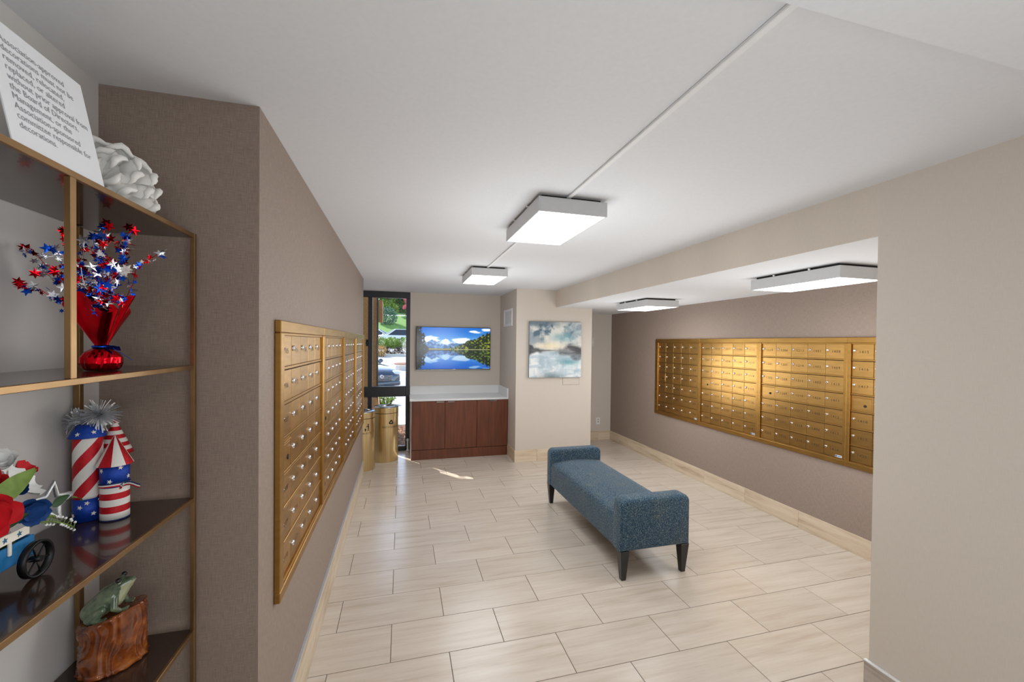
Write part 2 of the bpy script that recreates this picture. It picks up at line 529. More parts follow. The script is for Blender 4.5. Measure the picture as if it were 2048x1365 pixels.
# ------------------------------------------------------------------ ceiling lamps
M_DIFF = emis('lit_diffuser', (0.95, 0.985, 1.0, 1), LAMP_STRENGTH)
def lamp(x0, x1, y0, y1, zc, label):
    t = thing('ceiling_light', ((x0 + x1) / 2, (y0 + y1) / 2, zc), label, 'ceiling light', 'panel lights on the ceiling')
    zb, zt = zc - 0.092, zc - 0.017
    b = B()
    th = 0.008
    b.box(x0, x1, y0, y1, zt - 0.004, zt, 0.001, 1)
    b.box(x0, x0 + th, y0, y1, zb, zt - 0.003, 0.001, 1); b.box(x1 - th, x1, y0, y1, zb, zt - 0.003, 0.001, 1)
    b.box(x0 + th, x1 - th, y0, y0 + th, zb, zt - 0.003, 0.001, 1); b.box(x0 + th, x1 - th, y1 - th, y1, zb, zt - 0.003, 0.001, 1)
    b.build('housing', M_LGREY, t)
    B().box(x0 + th, x1 - th, y0 + th, y1 - th, zb + 0.002, zb + 0.006).build('diffuser', M_DIFF, t)
    pd = bpy.data.lights.new('fill_light', 'POINT'); pd.energy = FILL_WATTS; pd.shadow_soft_size = 0.42; pd.color = (0.93, 0.975, 1.0)  # soft fill light added in mid-air below the panel, not part of the fixture
    po = bpy.data.objects.new('fill_light', pd); COL.objects.link(po); po.parent = t; po.location = (0, 0, -0.85)
    B().box(x0 + 0.025, x1 - 0.025, y0 + 0.03, y1 - 0.03, zt, zc).build('dark_gap_plate', M_DARK, t)  # near-black plate filling the gap, its colour standing in for shade
    for yy in (y0 + 0.2, y1 - 0.2):
        for xx, s in ((x0, -1), (x1, 1)):
            B().tube([(xx - s * 0.02, yy, zt + 0.006), (xx + s * 0.004, yy, zt + 0.006)], 0.006, 8).build('screw', M_CHROME, t)
    return t
lamp(0.705, 1.085, -0.235, 0.43, H, 'larger white panel light on main ceiling nearest the camera')
lamp(0.705, 1.075, 1.82, 2.47, H, 'white panel light on main ceiling near the television')
lamp(2.645, 3.06, 1.79, 2.44, ZS, 'panel light under the right soffit, farther, above the first mailboxes')
lamp(2.62, 3.0, -0.30, 0.365, ZS, 'panel light under the right soffit cut off by the near wall')
lamp(0.30, 0.68, -2.66, -2.0, 2.35, 'extra unseen panel light added on the lower ceiling above the viewer')  # extra panel out of view, added to brighten the near ceiling
lamp(0.30, 0.68, -4.9, -4.24, 2.35, 'extra unseen panel light added on the lower ceiling farthest behind the viewer')  # second extra panel out of view, added for more light from behind
def raceway(y0, y1, label):
    o = B().box(0.862, 0.884, y0, y1, H - 0.011, H, 0.002, 1).build('cable_raceway', M_WHITE, None, own=True, label=label, cat='cable raceway', group='raceways on the ceiling')
    return o
raceway(-1.55, -0.215, 'long grey cable raceway on ceiling leading to the near panel light')
raceway(0.415, 1.84, 'short grey raceway on ceiling between the two main panel lights')

# ------------------------------------------------------------------ mailboxes
def font_mesh(txt, size, ext=0.0, align='CENTER', spacing=1.0, line=1.0):
    cu = bpy.data.curves.new('txt', 'FONT'); cu.body = txt; cu.size = size; cu.extrude = ext
    cu.align_x = align; cu.resolution_u = 2; cu.space_character = spacing; cu.space_line = line
    ob = bpy.data.objects.new('txt', cu); COL.objects.link(ob)
    dg = bpy.context.evaluated_depsgraph_get()
    me = bpy.data.meshes.new_from_object(ob.evaluated_get(dg))
    bpy.data.objects.remove(ob); bpy.data.curves.remove(cu)
    return me
DIG = {}
for d in '0123456789':
    me = font_mesh(d, 0.030)
    DIG[d] = ([tuple(v.co) for v in me.vertices], [tuple(p.vertices) for p in me.polygons])
    bpy.data.meshes.remove(me)
def number_mesh(s):
    vs, fs = [], []
    adv = 0.0195
    for i, ch in enumerate(s):
        ox = (i - (len(s) - 1) / 2) * adv
        n0 = len(vs)
        vs += [(x + ox, -0.0004, y) for x, y, z in DIG[ch][0]]
        fs += [tuple(n0 + j for j in f) for f in DIG[ch][1]]
    me = bpy.data.meshes.new('number'); me.from_pydata(vs, [], fs); me.materials.append(M_INK); me.update()
    return me
CW, RH, RAIL = 0.162, 0.138, 0.012
DZ0, DZ1, FZ0, FZ1 = 0.735, 1.701, 0.69, 1.747
FD = 0.022                                                       # frame depth
dm = B().box(0.0018, CW - 0.0018, -0.006, 0.0, 0, RH - RAIL - 0.004, 0.0012, 1).mesh(M_BDOOR)
mm = B()
mm.box(0.0018, CW - 0.0018, -0.004, 0.0, 0, RH - RAIL - 0.004, 0.001, 1)
mm.box(0.012, CW - 0.012, -0.007, -0.003, 0.010, RH - RAIL - 0.022, 0.002, 1)
mm.box(0.010, CW - 0.012, -0.010, -0.003, RH - RAIL - 0.018, RH - RAIL - 0.010, 0.002, 1)
mm = mm.mesh(M_BDOOR)
lk = B(); lk.lathe([(0.0115, 0), (0.0115, 0.004), (0.0085, 0.009), (0.006, 0.010)], 14, cap0=False)
lk.mi = 1; lk.box(-0.0016, 0.0016, -0.005, 0.005, 0.010, 0.0104)
bmesh.ops.rotate(lk.bm, verts=lk.bm.verts[:], cent=(0, 0, 0), matrix=Matrix.Rotation(PI / 2, 3, 'X'))
lock_mesh = lk.mesh([M_CHROME, M_DARK])
kh = B(); kh.lathe([(0.011, 0), (0.011, 0.003), (0.006, 0.0032)], 12, cap0=False)
bmesh.ops.rotate(kh.bm, verts=kh.bm.verts[:], cent=(0, 0, 0), matrix=Matrix.Rotation(PI / 2, 3, 'X'))
keyhole_mesh = kh.mesh([M_DARK])

def mail_unit(loc, rz, lbar, rbar, numbers, label, sticker, ncols=5):
    t = thing('mailbox_unit', loc, label, 'mailboxes', 'wall mailbox units', rz)
    W = lbar + ncols * CW + rbar
    def fr(name, x0, x1, z0, z1, y0=-FD, y1=0.0, bev=0.003):
        b = B().box(x0, x1, y0, y1, z0, z1, bev, 1)
        return link(name, b.mesh(M_BRONZE), t)
    fr('frame_top', 0, W, DZ1, FZ1)
    fr('frame_bottom', 0, W, FZ0, DZ0 - 0.004)
    fr('frame_side', 0, lbar, DZ0 - 0.004, DZ1)
    fr('frame_side', W - rbar, W, DZ0 - 0.004, DZ1)
    fr('inner_lip', lbar, W - rbar, DZ1 - 0.010, DZ1, -FD + 0.006, 0.0, 0.001)
    fr('inner_lip', lbar, W - rbar, DZ0 - 0.004, DZ0 + 0.004, -FD + 0.006, 0.0, 0.001)
    link('back_plate', B().box(lbar, W - rbar, -0.002, 0.0, DZ0, DZ1).mesh(M_DARK), t)
    z_of = lambda r: DZ1 - (r + 1) * RH + RAIL * 0.5
    for r in range(1, 7):
        z = DZ1 - r * RH
        fr('rail', lbar, W - rbar, z - RAIL / 2, z + RAIL / 2, -0.011, 0.0, 0.002)
    it = iter(numbers)
    for c in range(ncols):
        for r in range(7):
            p = (lbar + c * CW, -0.001, z_of(r))
            if c == 0 and r == 3:
                d = link('door', mm, t, p, 'carrier access door with keyhole')
                link('keyhole', keyhole_mesh, d, (CW * 0.66, -0.007, 0.045))
            else:
                d = link('door', dm, t, p)
                link('lock', lock_mesh, d, (0.022, -0.006, (RH - RAIL) * 0.56))
                nme = number_mesh(next(it))
                link('number', nme, d, (CW * 0.55, -0.0062, (RH - RAIL) * 0.40))
    if sticker:
        s = link('sticker', B().box(W - rbar - 0.062, W - rbar - 0.006, -0.008, -0.0065, DZ0 + 0.008, DZ0 + 0.026).mesh(M_STICK), t)
        link('sticker_mark', B().box(W - rbar - 0.060, W - rbar - 0.047, -0.0084, -0.008, DZ0 + 0.010, DZ0 + 0.024).mesh(M_STICKB), s)
        link('sticker_mark', B().box(W - rbar - 0.043, W - rbar - 0.012, -0.0084, -0.008, DZ0 + 0.014, DZ0 + 0.020).mesh(M_STICKB), s)
    return t
seq = []
for fl in (1, 2, 3, 4, 5, 6, 7, 8, 9, 10, 11, 12):
    for u in range(5 if fl == 1 else 1, 20): seq.append('%d%02d' % (fl, u))
seq += ['14%02d' % u for u in range(1, 21)] + ['15%02d' % u for u in range(1, 20)] + ['16%02d' % u for u in range(1, 20)]
q = 0
left_y = [-0.52, 0.366, 1.232, 2.098]
left_lab = ['nearest mailbox unit on the left wall', 'second mailbox unit from the camera on the left wall', 'third mailbox unit from the camera on the left wall', 'farthest mailbox unit on the left wall, beside the bins']
for i in range(4):
    lb = 0.05 if i == 0 else 0.03; rb = 0.06 if i == 3 else 0.025
    mail_unit((XL, left_y[i], 0), PI / 2, lb, rb, seq[q:q + 34], 'brass ' + left_lab[i], False); q += 34
right_y = [2.97, 2.063, 1.198, 0.333]
right_lab = ['leftmost brass mailbox unit on the right wall', 'second brass mailbox unit from the left on the right wall', 'third brass mailbox unit on the right wall, doors 1401 to 1414', 'brass mailbox unit cut off by the near wall, doors 1415 to 1420']
for i in range(4):
    lb = 0.07 if i == 0 else 0.028; rb = 0.06 if i == 3 else 0.027
    if i == 2: q = seq.index('1119')
    if i == 3: q = seq.index('1415')
    nums = seq[q:q + 34]
    mail_unit((XR, right_y[i], 0), -PI / 2, lb, rb, nums, right_lab[i], i < 3); q += 34

# ------------------------------------------------------------------ bench
def fabric():
    m, nt, b = newmat('blue_tweed')
    v = coords(nt, (1, 1, 1))
    f = noise(nt, v, 120, 4.0, 0.8)
    g = noise(nt, v, 7, 3.0, 0.6)
    col = ramp(nt, [(0.36, s2l((18, 30, 44))), (0.47, s2l((44, 70, 92))), (0.55, s2l((66, 94, 112))), (0.66, s2l((142, 142, 124)))], f)
    worn = ramp(nt, [(0.30, s2l((44, 48, 54))), (0.50, s2l((84, 92, 92))), (0.70, s2l((150, 142, 118)))], f)
    mx = N(nt, 'ShaderNodeMixRGB')
    k = ramp(nt, [(0.50, (0, 0, 0, 1)), (0.75, (0.45, 0.45, 0.45, 1))], g)
    nt.links.new(k, mx.inputs[0]); nt.links.new(col, mx.inputs[1]); nt.links.new(worn, mx.inputs[2])
    nt.links.new(mx.outputs[0], b.inputs['Base Color'])
    b.inputs['Roughness'].default_value = 0.9; b.inputs['Specular IOR Level'].default_value = 0.2
    b.inputs['Sheen Weight'].default_value = 0.15
    bump(nt, b, f, 0.5, 0.0015)
    return m
M_FAB = fabric()
BX0, BX1, BY0, BY1 = 1.532, 2.096, 0.345, 1.865
bench = thing('bench', ((BX0 + BX1) / 2, (BY0 + BY1) / 2, 0), 'blue tweed upholstered bench with low rolled ends and black tapered legs', 'bench')
def arm(y0, y1):
    r = 0.055; z0, z1 = 0.213, 0.578
    poly = [(BX0, z0), (BX1, z0)]
    for i in range(9):
        a = PI / 2 * i / 8
        poly.append((BX1 - r + r * math.cos(a), z1 - r + r * math.sin(a)))
    for i in range(9):
        a = PI / 2 + PI / 2 * i / 8
        poly.append((BX0 + r + r * math.cos(a), z1 - r + r * math.sin(a)))
    o = B().prism(poly, 1, y0, y1, 0.022).build('arm', M_FAB, bench)
    return smooth_angle(o, 50)
arm(BY0, BY0 + 0.125); arm(BY1 - 0.125, BY1)
# crowned seat cushion
b = B()
nx, ny = 14, 20
X0, X1, Y0, Y1 = BX0 + 0.006, BX1 - 0.006, BY0 + 0.115, BY1 - 0.115
prof = [(X0, 0.215), (X0, 0.40), (X0 + 0.006, 0.425), (X0 + 0.022, 0.443)]
for i in range(1, 10):
    u = i / 10
    prof.append((X0 + 0.022 + (X1 - X0 - 0.044) * u, 0.443 + 0.024 * math.sin(PI * u)))
prof += [(X1 - 0.022, 0.443), (X1 - 0.006, 0.425), (X1, 0.40), (X1, 0.215)]
b.prism(prof, 1, Y0, Y1)
smooth_angle(b.build('seat', M_FAB, bench), 50)
for (lx, sx) in ((BX0 + 0.003, 1), (BX1 - 0.003, -1)):
    for (ly, sy) in ((BY0 + 0.003, 1), (BY1 - 0.003, -1)):
        b = B()
        t0, t1 = 0.068, 0.034
        vs = []
        for z, w, ins in ((0.0, t1, 0.018), (0.214, t0, 0.0)):
            xa, ya = lx + sx * ins, ly + sy * ins
            vs.append([b.bm.verts.new((xa, ya, z)), b.bm.verts.new((xa + sx * w, ya, z)), b.bm.verts.new((xa + sx * w, ya + sy * w, z)), b.bm.verts.new((xa, ya + sy * w, z))])
        b.bm.faces.new(vs[0]); b.bm.faces.new(vs[1])
        for i in range(4): b.bm.faces.new((vs[0][i], vs[0][(i + 1) % 4], vs[1][(i + 1) % 4], vs[1][i]))
        bmesh.ops.recalc_face_normals(b.bm, faces=b.bm.faces[:])
        bmesh.ops.bevel(b.bm, geom=b.bm.edges[:], offset=0.002, segments=1, affect='EDGES')
        b.build('leg', M_BLACK, bench)

# ------------------------------------------------------------------ cabinet, worktop
M_WOOD = mat('walnut_veneer', (102, 55, 34), 0.36, var=0.28, scale=3.0, stretch=(9, 9, 0.8), rand=9, detail=5)
M_QUARTZ = mat('white_quartz', (226, 227, 228), 0.18, var=0.06, scale=220, detail=2)
cab = thing('base_cabinet', (0.885, 3.99, 0), 'dark walnut three-door base cabinet under the television', 'cabinet')
CF = 3.735
B().box(0.190, 1.578, CF, 4.29, 0.0, 0.832).build('body', M_DARK, cab)  # carcass coloured near black so the door gaps look shaded
B().box(0.183, 0.190, CF, 4.29, 0.0, 0.832).build('end_panel', M_WHITE, cab, label='end panel coloured white for the window reflection')  # side face painted white in place of window light reflecting off it
B().box(0.186, 1.566, CF - 0.012, CF, 0.0, 0.136).build('toe_kick', M_WOOD, cab)
for (x0, x1, h0, h1) in ((0.187, 0.652, 0.535, 0.64), (0.657, 1.115, 0.692, 0.79), (1.120, 1.580, 1.305, 1.41)):
    d = B().box(x0, x1, CF - 0.02, CF, 0.144, 0.826, 0.001, 1).build('door', M_WOOD, cab)
    B().box(h0, h1, CF - 0.036, CF - 0.016, 0.812, 0.824, 0.001, 1).build('pull', M_CHROME, d)
top = thing('worktop', (0.88, 4.0, 0.832), 'white quartz worktop with backsplash on the walnut cabinet', 'worktop')
B().box(0.163, 1.588, 3.712, 4.298, 0.832, 0.861, 0.003, 1).build('slab', M_QUARTZ, top)
B().box(0.175, 1.572, 4.278, 4.299, 0.861, 0.99, 0.002, 1).build('backsplash', M_QUARTZ, top)
B().box(1.568, 1.589, 3.715, 4.278, 0.861, 0.995, 0.002, 1).build('side_splash', M_QUARTZ, top)
b = B(); b.lathe([(0.022, 0), (0.022, 0.03), (0.012, 0.035), (0.012, 0.16), (0.018, 0.165), (0.018, 0.19), (0.008, 0.2)], 12, (0.145, 4.22, 0))
b.build('pipe_stub', M_WHITE, None, own=True, smooth=True, label='short white pipe standing between window and cabinet', cat='pipe')

# ------------------------------------------------------------------ bins
M_BIN = mat('brushed_brass', (228, 204, 154), 0.30, 1.0, var=0.14, scale=5, stretch=(30, 30, 0.3))
def bin_(x, y, text, label):
    t = thing('waste_bin', (x, y, 0), label, 'bin', 'gold bins by the window')
    r = 0.168
    b = B(); b.lathe([(r - 0.004, 0), (r, 0.004), (r, 0.672)], 48, (x, y, 0), cap1=False); b.build('body', M_BIN, t)
    B().lathe([(r - 0.003, 0.672), (r - 0.003, 0.680)], 48, (x, y, 0), False, False).build('shadow_gap', M_DARK, t)
    b = B(); b.lathe([(r, 0.680), (r, 0.752)], 48, (x, y, 0), False, False); b.build('lid_band', M_BIN, t)
    b = B(); b.lathe([(r, 0.752), (r - 0.004, 0.762), (r - 0.03, 0.768), (0.088, 0.766), (0.084, 0.755), (0.084, 0.70)], 48, (x, y, 0), False, False)
    b.build('lid', M_STEEL, t)
    B().lathe([(0.084, 0.70), (0.002, 0.70)], 32, (x, y, 0), False, False).build('liner', M_DARK, t)
    # lettering wrapped round the front; direction to the camera
    return t, r
def wrap(me, x, y, r, ang, z0, s=1.0):
    """bend a flat mesh (x right, y up) round the cylinder; ang = outward direction of the centre"""
    for v in me.vertices:
        a = ang + (v.co.x * s) / r
        z = z0 + v.co.y * s
        v.co = (math.cos(a) * (r + 0.0008), math.sin(a) * (r + 0.0008), z)
    return me
t, r = bin_(-0.16, 3.865, 'RECYCLABLES', 'gold cylindrical recycling bin with three-arrow symbol by the window')
me = wrap(font_mesh('RECYCLABLES', 0.036, 0, spacing=1.08), 0, 0, r, -PI / 2 + 0.46, 0.478)
me.materials.clear(); me.materials.append(M_BLACK); link('lettering', me, t)
b = B()
for k in range(3):
    R_ = Matrix.Rotation(k * 2 * PI / 3, 3, 'Z')
    def seg(poly):
        vs = [b.bm.verts.new(R_ @ Vector((px, py, 0))) for px, py in poly]
        b.bm.faces.new(vs)
    seg([(-0.030, -0.010), (-0.018, -0.017), (-0.006, 0.004), (-0.018, 0.011)])
    seg([(-0.006, 0.004), (-0.018, 0.011), (-0.010, 0.025), (0.0, 0.027), (0.004, 0.020)])
    seg([(0.000, 0.030), (0.004, 0.010), (0.018, 0.020)])
me = b.mesh(M_BLACK, recalc=False); wrap(me, 0, 0, r, -PI / 2 + 0.46, 0.553, 1.2); link('recycling_symbol', me, t)
t, r = bin_(-0.452, 3.50, 'WASTE', 'gold cylindrical waste bin half hidden behind the left wall')
wa = -PI / 2 + 0.50
me = wrap(font_mesh('WASTE', 0.036, 0, spacing=1.08), 0, 0, r, wa, 0.478)
me.materials.clear(); me.materials.append(M_BLACK); link('lettering', me, t)
b = B()
def poly2(pts): b.bm.faces.new([b.bm.verts.new((px, py, 0)) for px, py in pts])
poly2([(0.012 + 0.008 * math.cos(a * PI / 5), 0.048 + 0.008 * math.sin(a * PI / 5)) for a in range(10)])
poly2([(0.004, 0.038), (0.020, 0.038), (0.020, 0.006), (0.006, 0.006)])
poly2([(0.006, 0.006), (0.012, 0.006), (0.008, -0.024), (0.001, -0.024)]); poly2([(0.014, 0.006), (0.020, 0.006), (0.024, -0.024), (0.017, -0.024)])
poly2([(0.004, 0.038), (0.006, 0.030), (-0.012, 0.018), (-0.016, 0.024)])
poly2([(-0.030, 0.004), (-0.012, 0.004), (-0.015, -0.024), (-0.027, -0.024)])
me = b.mesh(M_BLACK, recalc=False); wrap(me, 0, 0, r, wa, 0.548, 1.15); link('litter_symbol', me, t)

# ------------------------------------------------------------------ printed pictures as coloured grids
rng = np.random.default_rng(3)
def vnoise(x, y, seed):
    r_ = np.random.default_rng(seed); g = r_.random((64, 64))
    xi = np.floor(x).astype(int); yi = np.floor(y).astype(int); fx = x - xi; fy = y - yi
    fx = fx * fx * (3 - 2 * fx); fy = fy * fy * (3 - 2 * fy)
    a = g[xi % 64, yi % 64]; b_ = g[(xi + 1) % 64, yi % 64]; c = g[xi % 64, (yi + 1) % 64]; d = g[(xi + 1) % 64, (yi + 1) % 64]
    return (a * (1 - fx) + b_ * fx) * (1 - fy) + (c * (1 - fx) + d * fx) * fy
def fbm(x, y, seed, o=5, gain=0.5):
    s = 0; a = 1; t = 0
    for i in range(o):
        s = s + a * vnoise(x * 2 ** i + 7.3 * i, y * 2 ** i + 3.1 * i, seed + i); t += a; a *= gain
    return s / t
def mixc(a, b_, t): return a + (b_ - a) * t[..., None]
def ss(e0, e1, x):
    t = np.clip((x - e0) / (e1 - e0), 0, 1); return t * t * (3 - 2 * t)
def C3(*c): return np.array(c, float)
def picture(name, x0, x1, z0, z1, y, nx, nz, fn, m, parent):
    u, v = np.meshgrid(np.linspace(0, 1, nx), np.linspace(0, 1, nz))
    col = fn(u, v)
    lin = np.where(col / 255 <= 0.04045, col / 255 / 12.92, ((col / 255 + 0.055) / 1.055) ** 2.4)
    base = wl(parent)
    vs = np.stack([x0 + (x1 - x0) * u - base.x, np.full_like(u, y - base.y), z0 + (z1 - z0) * v - base.z], -1).reshape(-1, 3)
    i = np.arange(nz - 1)[:, None] * nx + np.arange(nx - 1)[None, :]
    fs = np.stack([i, i + 1, i + 1 + nx, i + nx], -1).reshape(-1, 4)
    me = bpy.data.meshes.new(name); me.from_pydata(vs.tolist(), [], fs.tolist())
    at = me.color_attributes.new('print', 'FLOAT_COLOR', 'POINT')
    rgba = np.concatenate([lin.reshape(-1, 3), np.ones((nx * nz, 1))], 1).astype(np.float32)
    at.data.foreach_set('color', rgba.ravel())
    me.materials.append(m); me.update()
    return link(name, me, parent)

def tv_pic(u, v):
    hz = 0.47
    refl = v < hz
    vv = np.where(refl, hz + (hz - v) * 1.0, v)              # mirrored height
    wob = np.where(refl, (fbm(u * 6, v * 90, 11, 3) - 0.5) * 0.012, 0)
    uu = u + wob
    s = ss(hz, 1.0, vv)
    col = mixc(np.broadcast_to(C3(150, 205, 245), u.shape + (3,)), C3(12, 112, 214), s ** 0.8)
    cl = fbm(uu * 7, vv * 13, 21, 6)
    band1 = np.exp(-((uu - 0.20) / 0.13) ** 2 - ((vv - 0.70) / 0.09) ** 2)
    band2 = np.exp(-((uu - 0.60) / 0.15) ** 2 - ((vv - 0.68) / 0.08) ** 2)
    band3 = np.exp(-((uu - 0.80) / 0.12) ** 2 - ((vv - 0.90) / 0.05) ** 2) * 0.8
    band4 = np.exp(-((uu - 0.97) / 0.10) ** 2 - ((vv - 0.95) / 0.05) ** 2)
    cm = ss(0.42, 0.62, cl * 0.75 + 0.65 * np.maximum.reduce([band1, band2, band3, band4]) - 0.16)
    col = mixc(col, C3(250, 251, 253), cm)
    ridge = hz + 0.02 + 0.20 * np.exp(-((uu - 0.20) / 0.10) ** 2) + 0.185 * np.exp(-((uu - 0.38) / 0.11) ** 2) + 0.12 * np.exp(-((uu - 0.58) / 0.16) ** 2) + (fbm(uu * 22, uu * 0, 31, 5) - 0.5) * 0.09
    mt = vv < ridge
    shade = fbm(uu * 30 + vv * 20, vv * 26 - uu * 14, 41, 4)
    mc = mixc(np.broadcast_to(C3(24, 84, 150), u.shape + (3,)), C3(96, 152, 205), ss(0.35, 0.7, shade))
    snow = ss(0.56, 0.64, vv + 0.12 * (shade - 0.5)) * np.exp(-((uu - 0.40) / 0.11) ** 2)
    mc = mixc(mc, C3(235, 242, 250), np.clip(snow * 1.2, 0, 1))
    col = np.where(mt[..., None], mc, col)
    low = hz + 0.015 + 0.03 * fbm(uu * 60, uu * 0 + 3, 51, 3)
    col = np.where(((vv < low) & (uu > 0.13) & (uu < 0.75))[..., None], mixc(np.broadcast_to(C3(18, 44, 40), u.shape + (3,)), C3(60, 84, 44), fbm(uu * 80, vv * 80, 52, 2)), col)
    rt = hz + 0.02 + 0.42 * np.clip((uu - 0.40) / 0.6, 0, 1) ** 1.25 + (fbm(uu * 40, uu * 0 + 9, 61, 4) - 0.5) * 0.12
    tr_ = (vv < rt) & (uu > 0.4)
    f = fbm(uu * 42, vv * 30, 62, 5)
    tc = mixc(np.broadcast_to(C3(14, 34, 14), u.shape + (3,)), C3(150, 158, 44), ss(0.42, 0.72, f))
    col = np.where(tr_[..., None], tc, col)
    lt = 0.115 + 0.05 * (fbm(vv * 26, vv * 0, 71, 4) - 0.5) - 0.06 * ss(0.75, 1.0, vv) + 0.05 * ss(0.62, 0.47, vv)
    lm = uu < lt
    f2 = fbm(uu * 50, vv * 26, 72, 4)
    lc = mixc(np.broadcast_to(C3(5, 10, 10), u.shape + (3,)), C3(40, 58, 30), ss(0.48, 0.75, f2))
    col = np.where((lm & ((f2 < 0.62) | (uu < lt * 0.6)))[..., None], lc, col)
    col = np.where(refl[..., None], col * C3(0.72, 0.84, 0.93), col)
    deep = ss(0.30, 0.0, v) * refl
    col = mixc(col, col * 0.6 + C3(4, 88, 190) * 0.4, deep * 0.8 * (~(lm | tr_)))
    reed = (np.abs(v - hz - 0.004) < 0.008) & (u > 0.16) & (u < 0.46)
    col = np.where(reed[..., None], C3(196, 176, 90), col)
    sh = (np.abs(v - hz + 0.002) < 0.006) & (u > 0.5)
    col = np.where(sh[..., None], C3(176, 176, 120), col)
    return np.clip(col, 0, 255)

def paint_pic(u, v):
    f = fbm(u * 4 + 3, v * 6, 81, 6); g = fbm(u * 3, v * 16, 91, 5); h = fbm(u * 9, v * 9 + 5, 95, 5)
    col = mixc(np.broadcast_to(C3(146, 158, 166), u.shape + (3,)), C3(216, 214, 207), ss(0.34, 0.58, f))
    col = mixc(col, C3(84, 108, 124), np.clip(ss(0.5, 0.9, v) * ss(0.55, 0.75, h) + 0.9 * np.exp(-((u - 0.18) / 0.1) ** 2 - ((v - 0.80) / 0.08) ** 2) * ss(0.4, 0.6, h), 0, 1))
    col = mixc(col, C3(78, 96, 112), 0.8 * ss(0.88, 1.0, v + (f - 0.5) * 0.2) * ss(0.75, 0.3, u))
    col = mixc(col, C3(110, 160, 172), 0.75 * ss(0.45, 0.75, fbm(u * 4, v * 7, 99, 4)) * np.exp(-((u - 0.72) / 0.28) ** 2 - ((v - 0.72) / 0.13) ** 2))
    col = mixc(col, C3(236, 222, 190), 0.95 * np.exp(-((u - 0.38) / 0.26) ** 2 - ((v - 0.565) / 0.07) ** 2))
    # water
    wat = mixc(np.broadcast_to(C3(190, 204, 213), u.shape + (3,)), C3(228, 231, 232), ss(0.36, 0.58, g))
    wat = mixc(wat, C3(96, 150, 164), 0.9 * np.exp(-((u - 0.74) / 0.2) ** 2 - ((v - 0.28) / 0.06) ** 2) * ss(0.3, 0.6, g + 0.2))
    wat = mixc(wat, C3(130, 160, 176), 0.35 * ss(0.55, 0.7, h))
    wat = mixc(wat, C3(96, 116, 122), 0.9 * np.exp(-((u - 0.42) / 0.2) ** 2 - ((v - 0.0) / 0.07) ** 2))
    hz = 0.47 + (f - 0.5) * 0.03
    col = mixc(col, wat, ss(hz + 0.02, hz - 0.02, v))
    dk = C3(70, 70, 72)
    topL = 0.565 - 0.45 * np.clip(u - 0.02, 0, 1) ** 1.1
    topR = 0.50 + 0.11 * np.exp(-((u - 0.80) / 0.17) ** 2)
    n_ = (h - 0.5) * 0.12
    low = 0.45 - 0.10 * np.exp(-((u - 0.9) / 0.16) ** 2) - 0.04 * np.exp(-(u / 0.12) ** 2)
    mL = ss(topL + 0.04, topL - 0.02, v + n_) * ss(low - 0.03, low + 0.03, v + n_) * ss(0.40, 0.2, u)
    mR = ss(topR + 0.05, topR - 0.03, v + n_) * ss(low - 0.05, low + 0.04, v + n_) * ss(0.40, 0.62, u)
    line = np.exp(-((v - 0.485) / 0.012) ** 2) * 0.75
    d = np.clip(np.maximum.reduce([mL, mR, line * (np.abs(u - 0.45) < 0.25)]), 0, 1) * (0.55 + 0.45 * ss(0.35, 0.6, g))
    col = mixc(col, dk, d)
    col = col + ((fbm(u * 40, v * 8, 105, 3) - 0.5) * 16)[..., None]
    return np.clip(col, 0, 255)

tv = thing('television', (0.841, 4.29, 1.24), 'wall television showing a mountain lake between trees', 'television')
B().box(0.262, 1.42, 4.245, 4.279, 1.243, 1.907, 0.003, 1).build('casing', M_BLACK, tv)
picture('screen', 0.268, 1.414, 1.256, 1.900, 4.2442, 232, 132, tv_pic, vcol_mat('screen_picture', 1.0, 0.2), tv)
B().box(0.26, 1.422, 4.247, 4.251, 1.239, 1.245, 0.001, 1).build('bottom_trim', M_STEEL, tv)
B().box(0.82, 0.86, 4.2435, 4.2445, 1.247, 1.252).build('maker_mark', M_STEEL, tv)
B().box(0.6, 1.08, 4.279, 4.299, 1.45, 1.7).build('wall_mount', M_BLACK, tv)
pt = thing('painting', (2.16, 3.30, 1.185), 'abstract grey blue lake painting on the pilaster', 'painting')
B().box(1.768, 2.556, 3.278, 3.311, 1.186, 1.977, 0.002, 1).build('canvas', mat('canvas_edge', (120, 132, 140), 0.8, var=0.15, scale=14), pt)
picture('painted_face', 1.769, 2.555, 1.187, 1.976, 3.2775, 150, 150, paint_pic, vcol_mat('paint', 0.0, 0.6), pt)

# ------------------------------------------------------------------ wall fittings
vent = thing('air_vent', (1.585, 3.77, 1.92), 'white air vent grille high on the pilaster side', 'vent')
B().box(1.578, 1.59, 3.53, 4.01, 1.92, 1.955, 0.002, 1).build('frame_bar', M_WHITE, vent)
B().box(1.578, 1.59, 3.53, 4.01, 2.14, 2.175, 0.002, 1).build('frame_bar', M_WHITE, vent)
B().box(1.578, 1.59, 3.53, 3.565, 1.955, 2.14, 0.002, 1).build('frame_bar', M_WHITE, vent)
B().box(1.578, 1.59, 3.975, 4.01, 1.955, 2.14, 0.002, 1).build('frame_bar', M_WHITE, vent)
B().box(1.587, 1.59, 3.565, 3.975, 1.955, 2.14).build('back', mat('vent_back', (70, 70, 72), 0.8), vent)
sm = B().box(-0.0005, 0.001, 0, 0.009, 0, 0.185).mesh(M_WHITE)
for i in range(20):
    link('slat', sm, vent, (1.586 - 1.585, 3.572 + i * 0.0203 - 3.77, 1.955 - 1.92))
ap = thing('access_panel', (2.42, 3.318, 1.07), 'flush beige access panel partly behind the painting', 'panel')
B().box(2.29, 2.547, 3.317, 3.32, 1.073, 1.33).build('rim', mat('panel_joint', (150, 138, 126), 0.8), ap)
